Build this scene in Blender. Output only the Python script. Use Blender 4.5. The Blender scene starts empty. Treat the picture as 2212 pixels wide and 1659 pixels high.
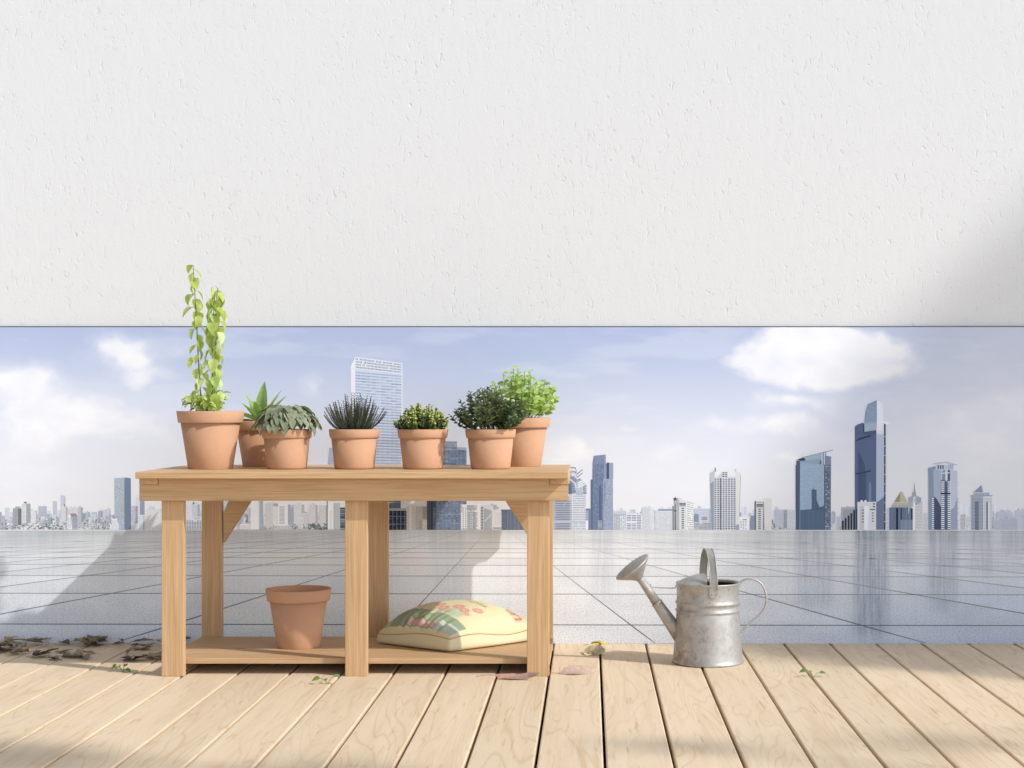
import bpy, bmesh, math, random
import numpy as np
from mathutils import Vector, Matrix
R = random.Random(7)
PI = math.pi
scene = bpy.context.scene
COL = scene.collection
F = 3500.0                 # focal length in pixels of a 2212 px wide view
VX, VY = 1273.0, 880.0     # vanishing point
K = F / 2850.0
DW = F / 510.0             # distance of the wall
SUN = Vector((-1.05, 0.555, -1.0)).normalized()
SKYS, SUNS, SKYTINT = .103, 3.05, (1.055, 1.14, 1.29)

def lin(c):
    return tuple(((x/255)/12.92 if x/255 <= .04045 else ((x/255+.055)/1.055)**2.4) for x in c)

# ------------------------------------------------------------------ materials
def newmat(name, rough=.6, spec=.3):
    m = bpy.data.materials.new(name); m.use_nodes = True
    nt = m.node_tree; b = nt.nodes['Principled BSDF']
    b.inputs['Roughness'].default_value = rough
    b.inputs['Specular IOR Level'].default_value = spec
    return m, nt, b
def N(nt, t, **kw):
    n = nt.nodes.new(t)
    for k, v in kw.items():
        if hasattr(n, k): setattr(n, k, v)
        else: n.inputs[k.replace('_', ' ')].default_value = v
    return n
def mixc(nt, fac, a, b, blend='MIX'):
    m = nt.nodes.new('ShaderNodeMix'); m.data_type = 'RGBA'; m.blend_type = blend
    for s, v in ((m.inputs['Factor'], fac), (m.inputs[6], a), (m.inputs[7], b)):
        if hasattr(v, 'links') or hasattr(v, 'is_output'): nt.links.new(v, s)
        elif isinstance(v, (int, float)): s.default_value = v
        else: s.default_value = (*v[:3], 1)
    return m.outputs[2]
def ramp(nt, fac, stops):
    r = nt.nodes.new('ShaderNodeValToRGB')
    e = r.color_ramp.elements
    while len(e) < len(stops): e.new(.5)
    for i, (p, c) in enumerate(stops):
        e[i].position = p; e[i].color = (*c[:3], 1) if not isinstance(c, (int, float)) else (c, c, c, 1)
    nt.links.new(fac, r.inputs[0]); return r.outputs[0]
def noise(nt, vec, scale, detail=4, rough=.55, dist=0):
    n = nt.nodes.new('ShaderNodeTexNoise')
    n.inputs['Scale'].default_value = scale; n.inputs['Detail'].default_value = detail
    n.inputs['Roughness'].default_value = rough; n.inputs['Distortion'].default_value = dist
    nt.links.new(vec, n.inputs['Vector']); return n.outputs['Fac']
def mapping(nt, vec, scale=(1, 1, 1), loc=None, rot=(0, 0, 0)):
    m = nt.nodes.new('ShaderNodeMapping')
    m.inputs['Scale'].default_value = scale; m.inputs['Rotation'].default_value = rot
    nt.links.new(vec, m.inputs['Vector'])
    if loc is not None: nt.links.new(loc, m.inputs['Location'])
    return m.outputs[0]
def bump(nt, b, h, strength, dist=.01):
    n = nt.nodes.new('ShaderNodeBump'); n.inputs['Strength'].default_value = strength
    n.inputs['Distance'].default_value = dist
    nt.links.new(h, n.inputs['Height']); nt.links.new(n.outputs[0], b.inputs['Normal']); return n
def math_(nt, op, a, b=None):
    n = nt.nodes.new('ShaderNodeMath'); n.operation = op
    for s, v in zip(n.inputs, (a, b)):
        if v is None: continue
        if isinstance(v, (int, float)): s.default_value = v
        else: nt.links.new(v, s)
    return n.outputs[0]
def coord(nt, kind='Object'):
    return nt.nodes.new('ShaderNodeTexCoord').outputs[kind]

def mat_wood(name, axis):
    m, nt, b = newmat(name, .55, .25)
    co = coord(nt)
    inf = nt.nodes.new('ShaderNodeObjectInfo')
    off = nt.nodes.new('ShaderNodeVectorMath'); off.operation = 'SCALE'
    off.inputs[0].default_value = (7, 11, 5); nt.links.new(inf.outputs['Random'], off.inputs['Scale'])
    s = [38, 38, 38]; s[axis] = 1.6
    v1 = mapping(nt, co, tuple(s), off.outputs[0])
    n1 = noise(nt, v1, 1.0, 6, .6, 1.0)
    s2 = [210, 210, 210]; s2[axis] = 4
    n2 = noise(nt, mapping(nt, co, tuple(s2), off.outputs[0]), 1.0, 4, .6)
    s3 = [9, 9, 9]; s3[axis] = .8
    n3 = noise(nt, mapping(nt, co, tuple(s3), off.outputs[0]), 1.0, 2, .5, .6)
    rings = math_(nt, 'FRACT', math_(nt, 'MULTIPLY', n3, 9.0))
    c = ramp(nt, n1, [(.28, (.51, .325, .170)), (.5, (.572, .376, .205)), (.75, (.62, .425, .245))])
    rr = ramp(nt, rings, [(0, (.80, .76, .70)), (.18, (1, 1, 1)), (.8, (1, 1, 1)), (1, (.86, .82, .77))])
    c = mixc(nt, .32, c, rr, 'MULTIPLY')
    f = ramp(nt, n2, [(.36, (.82, .76, .69)), (.56, (1.02, 1.02, 1.02))])
    c = mixc(nt, .8, c, f, 'MULTIPLY')
    # knots
    vo = nt.nodes.new('ShaderNodeTexVoronoi'); vo.inputs['Scale'].default_value = 1
    s4 = [7, 7, 7]; s4[axis] = 2.6
    nt.links.new(mapping(nt, co, tuple(s4), off.outputs[0]), vo.inputs['Vector'])
    kn = ramp(nt, vo.outputs['Distance'], [(.0, (.30, .18, .10)), (.05, (.55, .42, .31)), (.085, (1, 1, 1))])
    c = mixc(nt, .8, c, kn, 'MULTIPLY')
    br = mixc(nt, inf.outputs['Random'], (.95, .95, .95), (1.05, 1.04, 1.02))
    c = mixc(nt, 1, c, br, 'MULTIPLY')
    nt.links.new(c, b.inputs['Base Color'])
    bump(nt, b, n2, .12, .004)
    return m
WOODX, WOODY, WOODZ = mat_wood('pine_grain_x', 0), mat_wood('pine_grain_y', 1), mat_wood('pine_grain_z', 2)

def mat_deck():
    m, nt, b = newmat('deck_boards', .65, .2)
    co = coord(nt)
    at = nt.nodes.new('ShaderNodeAttribute'); at.attribute_name = 'board'
    off = nt.nodes.new('ShaderNodeVectorMath'); off.operation = 'SCALE'
    off.inputs[0].default_value = (13, 31, 3); nt.links.new(at.outputs['Fac'], off.inputs['Scale'])
    w = mapping(nt, co, (6, .62, 6), off.outputs[0])
    n3 = noise(nt, w, 1.0, 2, .45, .35)
    rings = math_(nt, 'FRACT', math_(nt, 'MULTIPLY', n3, 17.0))
    base = ramp(nt, noise(nt, mapping(nt, co, (22, 1.2, 22), off.outputs[0]), 1, 5, .6, .8),
                [(.25, (.66, .508, .345)), (.5, (.725, .582, .41)), (.8, (.765, .63, .465))])
    rr = ramp(nt, rings, [(0, (.89, .82, .74)), (.16, (1, 1, 1)), (.85, (1, 1, 1)), (1, (.92, .86, .80))])
    msk = ramp(nt, noise(nt, mapping(nt, co, (5, 1, 5), off.outputs[0]), 1, 2), [(.36, .25), (.58, 1.0)])
    c = mixc(nt, msk, base, mixc(nt, 1, base, rr, 'MULTIPLY'))
    streak = ramp(nt, noise(nt, mapping(nt, co, (80, 4.5, 80), off.outputs[0]), 1, 3, .65), [(.28, (.74, .63, .52)), (.42, (1, 1, 1))])
    smask = ramp(nt, noise(nt, mapping(nt, co, (6, 5, 6), off.outputs[0]), 1, 2), [(.42, .0), (.58, .9)])
    c = mixc(nt, smask, c, mixc(nt, 1, c, streak, 'MULTIPLY'))
    tint = mixc(nt, at.outputs['Fac'], (.95, .95, .94), (1.04, 1.03, 1.03))
    c = mixc(nt, 1, c, tint, 'MULTIPLY')
    nt.links.new(c, b.inputs['Base Color'])
    bump(nt, b, noise(nt, mapping(nt, co, (120, 6, 120), off.outputs[0]), 1, 3), .10, .003)
    return m

def mat_wall():
    m, nt, b = newmat('white_stucco', .85, .1)
    co = coord(nt)
    b.inputs['Base Color'].default_value = (.745, .745, .742, 1)
    # short slanting trowel pits
    wob = noise(nt, co, 3.0, 2)
    v = mapping(nt, co, (66, 1, 31), None, (0, .34, 0))
    n1 = noise(nt, v, 1.0, 3, .55, .9)
    pits = ramp(nt, n1, [(.29, 0.0), (.40, 1.0)])
    clus = ramp(nt, noise(nt, mapping(nt, co, (3.5, 1, 2.2)), 1.0, 2), [(.35, .25), (.6, 1.0)])
    v2 = mapping(nt, co, (150, 1, 90), None, (0, -.2, 0))
    n2 = ramp(nt, noise(nt, v2, 1, 2, .5), [(.30, 0.0), (.38, 1.0)])
    h1 = math_(nt, 'MULTIPLY', math_(nt, 'SUBTRACT', 1.0, pits), clus)
    h2 = math_(nt, 'MULTIPLY', math_(nt, 'SUBTRACT', 1.0, n2), .35)
    soft = math_(nt, 'MULTIPLY', noise(nt, mapping(nt, co, (26, 1, 12)), 1, 4), .55)
    hh = math_(nt, 'SUBTRACT', soft, math_(nt, 'ADD', h1, h2))
    bump(nt, b, hh, .42, .0045)
    pit_tone = mixc(nt, math_(nt, 'MULTIPLY', h1, .14), (.745, .745, .742), (.55, .54, .52))  # pits coloured a little darker than the plaster around them
    nt.links.new(pit_tone, b.inputs['Base Color'])
    return m

def mat_print():
    m, nt, b = newmat('printed_panel_ink', .7, .12)
    at = nt.nodes.new('ShaderNodeAttribute'); at.attribute_name = 'Col'
    nt.links.new(at.outputs['Color'], b.inputs['Base Color'])
    return m
def mat_plaza():
    m, nt, b = newmat('printed_granite_ink', .65, .15)
    at = nt.nodes.new('ShaderNodeAttribute'); at.attribute_name = 'Col'
    co = coord(nt)
    n = noise(nt, mapping(nt, co, (130, 1, 200)), 1, 3, .75)
    n2 = noise(nt, mapping(nt, co, (330, 1, 420)), 1, 2, .7)
    sp = ramp(nt, n, [(.30, (.62, .64, .67)), (.5, (.99, .99, .99)), (.70, (1.15, 1.15, 1.15))])
    sp2 = ramp(nt, n2, [(.33, (.55, .57, .60)), (.46, (1.02, 1.02, 1.02))])
    sep = nt.nodes.new('ShaderNodeSeparateXYZ'); nt.links.new(co, sep.inputs[0])
    fade = ramp(nt, math_(nt, 'MULTIPLY', sep.outputs['Z'], 2.2), [(.02, 1.0), (.45, .7), (1.05, .12)])
    c = mixc(nt, fade, at.outputs['Color'], mixc(nt, 1, at.outputs['Color'], sp, 'MULTIPLY'))
    c = mixc(nt, fade, c, mixc(nt, 1, c, sp2, 'MULTIPLY'))
    nt.links.new(c, b.inputs['Base Color'])
    return m
def mat_plain(name, c, rough=.6, spec=.3, metal=0):
    m, nt, b = newmat(name, rough, spec)
    b.inputs['Base Color'].default_value = (*c, 1); b.inputs['Metallic'].default_value = metal
    return m
def mat_clay():
    m, nt, b = newmat('terracotta', .8, .15)
    co = coord(nt)
    n = noise(nt, co, 9, 5, .6)
    c = ramp(nt, n, [(.3, (.535, .305, .182)), (.5, (.55, .318, .192)), (.72, (.57, .332, .204))])
    n2 = ramp(nt, noise(nt, mapping(nt, co, (60, 60, 60)), 1, 3), [(.35, (.98, .975, .97)), (.6, (1, 1, 1))])
    c = mixc(nt, 1, c, n2, 'MULTIPLY')
    inf = nt.nodes.new('ShaderNodeObjectInfo')
    c = mixc(nt, 1, c, mixc(nt, inf.outputs['Random'], (.97, .96, .95), (1.03, 1.02, 1.02)), 'MULTIPLY')
    nt.links.new(c, b.inputs['Base Color'])
    bump(nt, b, noise(nt, co, 220, 3), .05, .002)
    return m
def mat_metal():
    m, nt, b = newmat('weathered_zinc', .42, .5)
    co = coord(nt)
    n = noise(nt, co, 22, 6, .7, .3)
    c = ramp(nt, n, [(.30, (.30, .275, .245)), (.46, (.41, .395, .372)), (.64, (.50, .49, .475))])
    sp = noise(nt, co, 60, 4, .7)
    c = mixc(nt, ramp(nt, sp, [(.30, .7), (.38, 0.0)]), c, (.16, .12, .085))
    # rust creeping up from the lower left and around the seams
    sep = nt.nodes.new('ShaderNodeSeparateXYZ'); nt.links.new(co, sep.inputs[0])
    low = ramp(nt, math_(nt, 'MULTIPLY', sep.outputs['Z'], 5.0), [(.05, 1.0), (.75, .0)])
    lft = ramp(nt, math_(nt, 'ADD', math_(nt, 'MULTIPLY', sep.outputs['X'], -4.5), .1), [(.1, 0.0), (.6, 1.0)])
    rn = ramp(nt, noise(nt, co, 42, 5, .75), [(.44, 0.0), (.56, 1.0)])
    rm = math_(nt, 'MULTIPLY', math_(nt, 'MULTIPLY', low, lft), rn)
    c = mixc(nt, math_(nt, 'MULTIPLY', rm, .8), c, (.21, .135, .085))
    st = ramp(nt, noise(nt, mapping(nt, co, (30, 30, 4)), 1, 4, .6), [(.55, 0.0), (.72, .45)])
    c = mixc(nt, st, c, (.50, .43, .33))
    nt.links.new(c, b.inputs['Base Color'])
    nt.links.new(ramp(nt, n, [(.3, .35), (.6, .6)]), b.inputs['Metallic'])
    nt.links.new(ramp(nt, n, [(.3, .62), (.65, .36)]), b.inputs['Roughness'])
    bump(nt, b, noise(nt, co, 25, 4), .12, .004)
    return m
def mat_leaf(name, trans=.35, rough=.45, spec=.35, back=1.25):
    m, nt, b = newmat(name, rough, spec)
    at = nt.nodes.new('ShaderNodeAttribute'); at.attribute_name = 'Col'
    co = coord(nt)
    v = ramp(nt, noise(nt, co, 70, 3), [(.3, (.82, .84, .80)), (.65, (1.1, 1.08, 1.0))])
    c = mixc(nt, 1, at.outputs['Color'], v, 'MULTIPLY')
    nt.links.new(c, b.inputs['Base Color'])
    if trans > 0:
        t = nt.nodes.new('ShaderNodeBsdfTranslucent')
        tc = mixc(nt, 1, c, (back, back*1.0, back*.6), 'MULTIPLY')
        nt.links.new(tc, t.inputs[0])
        mx = nt.nodes.new('ShaderNodeMixShader'); mx.inputs[0].default_value = trans
        nt.links.new(b.outputs[0], mx.inputs[1]); nt.links.new(t.outputs[0], mx.inputs[2])
        nt.links.new(mx.outputs[0], nt.nodes['Material Output'].inputs[0])
    return m
def mat_bag():
    m, nt, b = newmat('printed_woven_sack', .55, .3)
    at = nt.nodes.new('ShaderNodeAttribute'); at.attribute_name = 'Col'
    nt.links.new(at.outputs['Color'], b.inputs['Base Color'])
    bump(nt, b, noise(nt, coord(nt), 45, 3), .12, .004)
    return m
def mat_soil():
    m, nt, b = newmat('potting_soil', .95, .05)
    c = ramp(nt, noise(nt, coord(nt), 120, 4), [(.3, (.02, .013, .009)), (.7, (.09, .06, .04))])
    nt.links.new(c, b.inputs['Base Color']); bump(nt, b, noise(nt, coord(nt), 150, 3), .8, .005)
    return m
def mat_ground():
    m, nt, b = newmat('pale_paving', .8, .2)
    c = ramp(nt, noise(nt, coord(nt), 1.5, 5), [(.3, (.55, .55, .545)), (.7, (.66, .66, .655))])
    nt.links.new(c, b.inputs['Base Color'])
    return m
DECK, WALL, PRINT, PLAZA, CLAY, METAL = mat_deck(), mat_wall(), mat_print(), mat_plaza(), mat_clay(), mat_metal()
SOIL, GROUND, BAGM = mat_soil(), mat_ground(), mat_bag()
LEAF = mat_leaf('fresh_leaf', .42, .4, .4)
LEAFD = mat_leaf('matte_leaf', .15, .6, .25)
LEAFG = mat_leaf('glossy_leaf', .18, .48, .28)
DRY = mat_leaf('dry_leaf', .15, .7, .15, 1.1)
EDGE_SHADOW = mat_plain('edge_shadow_dark', (.10, .09, .08), .6)
BARK = mat_plain('bark', (.10, .07, .05), .9)
WIRE = mat_plain('old_wire', (.36, .34, .31), .45, .5, .7)
STITCH = mat_plain('seam_cord', (.50, .31, .15), .8, .1)

# ------------------------------------------------------------------ objects
def tag(o, label=None, cat=None, group=None, kind=None):
    for k, v in (('label', label), ('category', cat), ('group', group), ('kind', kind)):
        if v: o[k] = v
    return o
def thing(name, label, cat, loc=(0, 0, 0), rz=0, group=None):
    o = bpy.data.objects.new(name, None); COL.objects.link(o)
    o.empty_display_size = .05
    o.location = loc; o.rotation_euler = (0, 0, rz); o['_w'] = 1; del o['_w']
    return tag(o, label, cat, group)
class MB:
    def __init__(s): s.v = []; s.f = []; s.c = []
    def add(s, vs, fs, col=(1, 1, 1)):
        n = len(s.v); s.v += [tuple(p) for p in vs]
        s.f += [tuple(i + n for i in f) for f in fs]
        s.c += [tuple(col)] * len(vs) if not isinstance(col, list) else col
    def build(s, name, mat, parent=None, world=True, smooth=True, loc=None):
        """vertices are world points when world is True and a parent is given"""
        me = bpy.data.meshes.new(name)
        v = s.v
        if world and parent is not None:
            inv = (Matrix.Translation(parent.location) @ parent.rotation_euler.to_matrix().to_4x4()).inverted()
            v = [tuple(inv @ Vector(p)) for p in v]
        me.from_pydata(v, [], s.f); me.update()
        if s.c:
            a = me.color_attributes.new('Col', 'FLOAT_COLOR', 'POINT')
            arr = np.ones((len(s.v), 4), np.float32); arr[:, :3] = np.array(s.c, np.float32)[:, :3]
            a.data.foreach_set('color', arr.ravel())
        if smooth: me.polygons.foreach_set('use_smooth', [True] * len(me.polygons))
        me.materials.append(mat)
        o = bpy.data.objects.new(name, me); COL.objects.link(o)
        if parent is not None: o.parent = parent
        if loc is not None: o.location = loc
        return o
def child(obj_, parent): obj_.parent = parent; return obj_
def box(name, mat, a, b, parent=None, bev=.003, local=False):
    bm = bmesh.new(); bmesh.ops.create_cube(bm, size=1)
    c = [(a[i] + b[i]) / 2 for i in range(3)]; d = [abs(b[i] - a[i]) for i in range(3)]
    for v in bm.verts: v.co = Vector((v.co[i] * d[i] for i in range(3)))
    if bev: bmesh.ops.bevel(bm, geom=list(bm.edges), offset=bev, segments=2, affect='EDGES', profile=.6)
    me = bpy.data.meshes.new(name); bm.to_mesh(me); bm.free(); me.materials.append(mat)
    for p in me.polygons: p.use_smooth = False
    o = bpy.data.objects.new(name, me); COL.objects.link(o)
    if parent is not None:
        o.parent = parent; o.location = Vector(c) - (Vector((0, 0, 0)) if local else parent.location)
    else: o.location = c
    return o
def prism(name, mat, pts, y0, y1, parent, bev=.003):
    """polygon in XZ extruded along Y"""
    bm = bmesh.new(); cx = sum(p[0] for p in pts)/len(pts); cz = sum(p[1] for p in pts)/len(pts); cy = (y0+y1)/2
    f = bm.faces.new([bm.verts.new((p[0]-cx, y0-cy, p[1]-cz)) for p in pts])
    r = bmesh.ops.extrude_face_region(bm, geom=[f])
    for v in r['geom']:
        if isinstance(v, bmesh.types.BMVert): v.co.y += y1 - y0
    bmesh.ops.recalc_face_normals(bm, faces=bm.faces)
    if bev: bmesh.ops.bevel(bm, geom=list(bm.edges), offset=bev, segments=2, affect='EDGES')
    me = bpy.data.meshes.new(name); bm.to_mesh(me); bm.free(); me.materials.append(mat)
    o = bpy.data.objects.new(name, me); COL.objects.link(o); o.parent = parent
    o.location = Vector((cx, cy, cz)) - parent.location
    return o
def lathe(mb, prof, n=56, cx=0, cy=0, cz=0, col=(1, 1, 1), a0=0, a1=2*PI):
    full = abs(a1 - a0 - 2*PI) < 1e-6
    m = n if full else n + 1
    vs = []; fs = []
    for r, z in prof:
        for i in range(m):
            a = a0 + (a1 - a0) * i / n
            vs.append((cx + r*math.cos(a), cy + r*math.sin(a), cz + z))
    for j in range(len(prof) - 1):
        for i in range(n):
            k = (i + 1) % m
            fs.append((j*m+i, j*m+k, (j+1)*m+k, (j+1)*m+i))
    mb.add(vs, fs, col)
def tube(mb, pts, rad, n=8, col=(1, 1, 1), flat=1.0, caps=True):
    pts = [Vector(p) for p in pts]; rads = rad if isinstance(rad, (list, tuple)) else [rad]*len(pts)
    vs = []; fs = []; up = Vector((0, 0, 1)); prev = None
    for i, p in enumerate(pts):
        t = (pts[min(i+1, len(pts)-1)] - pts[max(i-1, 0)]).normalized()
        if prev is None:
            s = t.cross(up)
            if s.length < .05: s = t.cross(Vector((0, 1, 0)))
        else: s = prev - t * prev.dot(t)
        s.normalize(); prev = s; u = s.cross(t)
        for k in range(n):
            a = 2*PI*k/n
            vs.append(p + (s*math.cos(a) + u*math.sin(a)*flat) * rads[i])
    for i in range(len(pts)-1):
        for k in range(n):
            fs.append((i*n+k, i*n+(k+1) % n, (i+1)*n+(k+1) % n, (i+1)*n+k))
    if caps: fs += [tuple(range(n-1, -1, -1)), tuple((len(pts)-1)*n+k for k in range(n))]
    mb.add(vs, fs, col)
def smoothpath(pts, n=6):
    pts = [Vector(p) for p in pts]; out = []
    P = [pts[0]*2-pts[1]] + pts + [pts[-1]*2-pts[-2]]
    for i in range(1, len(P)-2):
        for k in range(n):
            t = k/n; a, b, c, d = P[i-1], P[i], P[i+1], P[i+2]
            out.append(.5*((2*b)+(c-a)*t+(2*a-5*b+4*c-d)*t*t+(3*b-a-3*c+d)*t**3))
    out.append(pts[-1]); return out
def leaf(mb, base, d, up, L, W, col, n=5, droop=.6, fold=.25, prof=None, wav=0, tipcol=None, curl=0):
    """a blade growing from base along d, drooping by the angle droop, folded along its midrib"""
    base = Vector(base); d = Vector(d).normalized(); up = Vector(up)
    s = d.cross(up)
    if s.length < 1e-3: s = d.cross(Vector((1, 0, .3)))
    s.normalize(); vs = []; cs = []; fs = []; p = base.copy()
    for i in range(n+1):
        t = i/n
        w = (prof(t) if prof else math.sin(PI*min(1, t*1.02)**.75)) * W/2
        w = max(w, W*.02)
        nn = s.cross(d).normalized()
        wv = nn * (wav*W*math.sin(t*9+R.random()*2)) if wav else Vector((0, 0, 0))
        vs += [p - s*w + nn*w*fold*2 + wv, p, p + s*w + nn*w*fold*2 - wv]
        cc = col if tipcol is None else tuple(col[k]*(1-t)+tipcol[k]*t for k in range(3))
        cs += [tuple(x*1.06 for x in cc), tuple(x*.88 for x in cc), tuple(x*.97 for x in cc)]
        d = (Matrix.Rotation(-droop/n, 3, s) @ d).normalized()
        if curl: s = (Matrix.Rotation(curl/n, 3, d) @ s).normalized()
        p = p + d*(L/n)
    for i in range(n):
        a = i*3; fs += [(a, a+1, a+4, a+3), (a+1, a+2, a+5, a+4)]
    mb.add(vs, fs, cs)
def vary(c, v=.15, r=R):
    k = 1 + r.uniform(-v, v); return (c[0]*k*(1+r.uniform(-v, v)*.4), c[1]*k, c[2]*k*(1+r.uniform(-v, v)*.4))
def dirv(az, el): return Vector((math.cos(az)*math.cos(el), math.sin(az)*math.cos(el), math.sin(el)))
def gp(px, py, z=0.0):
    m = (1 - z) / (py - VY); return Vector(((px - VX) * m, F * m, z))
def at(px, py, d):
    m = d / F; return Vector(((px - VX) * m, d, 1 - (py - VY) * m))
def dd(old): return old * K        # depth helper

# ------------------------------------------------------------------ ground, deck, wall
g = MB(); g.add([(-150, -150, -.16), (150, -150, -.16), (150, 150, -.16), (-150, 150, -.16)], [(0, 1, 2, 3)])
tag(g.build('ground', GROUND), kind='structure')
def make_deck():
    bm = bmesh.new(); lay = None; ids = []
    W, G_, x0 = .1862, .0088, .044
    for n in range(-24, 25):
        a = x0 + n*.195 + G_/2; b = a + W; be = .0045; rr = R.random()
        y0, y1 = -3.2, DW - .002
        dz = R.uniform(-.0012, .0012)
        sec = [(a, -.03), (a, -be), (a+be*.35, -be*.3), (a+be, 0), (b-be, 0), (b-be*.35, -be*.3), (b, -be), (b, -.03)]
        vs0 = [bm.verts.new((x, y0, z+dz)) for x, z in sec]; vs1 = [bm.verts.new((x, y1, z+dz)) for x, z in sec]
        for k in range(8):
            j = (k+1) % 8; bm.faces.new((vs0[k], vs0[j], vs1[j], vs1[k]))
        bm.faces.new(vs0[::-1]); bm.faces.new(vs1); ids += [rr]*16
    bmesh.ops.recalc_face_normals(bm, faces=bm.faces)
    me = bpy.data.meshes.new('deck'); bm.to_mesh(me); bm.free()
    at_ = me.attributes.new('board', 'FLOAT', 'POINT'); at_.data.foreach_set('value', ids)
    me.materials.append(DECK)
    o = bpy.data.objects.new('deck', me); COL.objects.link(o); return tag(o, kind='structure')
make_deck()
j = MB()
for y in np.arange(-3, DW, .45):
    j.add([(-4.7, y, -.155), (4.8, y, -.155), (4.8, y+.05, -.155), (-4.7, y+.05, -.155), (-4.7, y, -.034), (4.8, y, -.034), (4.8, y+.05, -.034), (-4.7, y+.05, -.034)],
          [(0, 1, 5, 4), (1, 2, 6, 5), (2, 3, 7, 6), (3, 0, 4, 7), (4, 5, 6, 7)])
tag(j.build('deck_joists', BARK, smooth=False), kind='structure')
wall = box('plaster_wall', WALL, (-9, DW+.012, -.16), (9, DW+.3, 4.6), bev=0)
tag(wall, 'rough white plaster wall rising above the printed city panel', 'wall')

# ------------------------------------------------------------------ printed city panel
mural = thing('printed_panel', 'long panel printed with a city skyline and stone plaza, fixed low on the white wall', 'mural', (0, DW, 0))
INK = 1.0
def UV(u, v, lay=0):
    return ((u*.54004 - VX)/510, DW - .0022 - lay*.000012, 1 - (v*.54004 - VY)/510)
PT = 1 + (VY-706.5)/510
box('panel_board', mat_plain('panel_core', (.6, .6, .62), .7), (-3.477, DW-.001, .0), (2.798, DW+.0118, PT), mural, bev=0)
box('top_edge_shadow', EDGE_SHADOW, (-3.477, DW-.0030, PT), (2.798, DW+.0117, PT+.0036), mural, bev=0)  # dark strip standing in for the shadow gap along the panel's top edge

def vnoise(x, y, seed):
    r = np.random.RandomState(seed); T = r.rand(256, 256)
    xi = np.floor(x).astype(int); yi = np.floor(y).astype(int); fx = x-xi; fy = y-yi
    fx = fx*fx*(3-2*fx); fy = fy*fy*(3-2*fy)
    g_ = lambda a, b: T[a % 256, b % 256]
    return (g_(xi, yi)*(1-fx)+g_(xi+1, yi)*fx)*(1-fy) + (g_(xi, yi+1)*(1-fx)+g_(xi+1, yi+1)*fx)*fy
def fbm(x, y, seed=0, o=5):
    s = 0; a = .5; t = 0
    for k in range(o): s = s + a*vnoise(x*2**k+17*k, y*2**k+9*k, seed+k); t += a; a *= .52
    return s/t
def lin_np(a):
    a = np.clip(a, 0, 255)/255.; return np.where(a <= .04045, a/12.92, ((a+.055)/1.055)**2.4)
def sheet(name, px0, px1, py0, py1, nx, ny, fn, mat):
    xs = np.linspace(px0, px1, nx); ys = np.linspace(py0, py1, ny)
    X, Y = np.meshgrid(xs, ys); c = fn(X, Y)
    me = bpy.data.meshes.new(name)
    co = np.stack([(X-VX)/510, np.full_like(X, -.0022), 1-(Y-VY)/510], -1).reshape(-1, 3)
    idx = np.arange(nx*ny).reshape(ny, nx)
    f = np.stack([idx[:-1, :-1], idx[1:, :-1], idx[1:, 1:], idx[:-1, 1:]], -1).reshape(-1, 4)
    me.vertices.add(len(co)); me.vertices.foreach_set('co', co.astype(np.float32).ravel())
    me.loops.add(f.size); me.loops.foreach_set('vertex_index', f.ravel().astype(np.int32))
    me.polygons.add(len(f)); me.polygons.foreach_set('loop_start', (np.arange(len(f))*4).astype(np.int32))
    me.update(calc_edges=True)
    a = me.color_attributes.new('Col', 'FLOAT_COLOR', 'POINT')
    arr = np.ones((len(co), 4), np.float32); arr[:, :3] = (lin_np(c)*np.array([.99, .995, 1.0])).reshape(-1, 3)
    a.data.foreach_set('color', arr.ravel())
    me.materials.append(mat)
    o = bpy.data.objects.new(name, me); COL.objects.link(o); o.parent = mural
    return o
CLOUDS = [ # x, y, rx, ry, strength (pixels of the 2212 px wide photograph)
 (1790, 775, 190, 60, .35),
 (1715, 874, 75, 14, .8), (1685, 917, 85, 20, .9), (1540, 912, 45, 20, .45), (1243, 976, 48, 25, 1.1), (1358, 935, 22, 9, .5),
 (1443, 982, 45, 17, .8), (1706, 978, 40, 15, .8), (2120, 960, 110, 70, .45), (1180, 1000, 60, 50, .5), (2180, 890, 80, 40, .45),
 (270, 765, 58, 42, .95), (235, 745, 50, 34, .6), (315, 808, 45, 22, .5), (200, 905, 120, 44, 1.15), (120, 890, 90, 55, .7), (290, 925, 70, 22, .7), (60, 822, 90, 30, .75), (30, 850, 80, 60, .6),
 (75, 950, 60, 34, .7), (688, 838, 22, 20, .55), (380, 745, 60, 26, .35), (520, 1000, 160, 90, .4), (455, 740, 30, 35, .3), (30, 1020, 120, 90, .5)]
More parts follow.
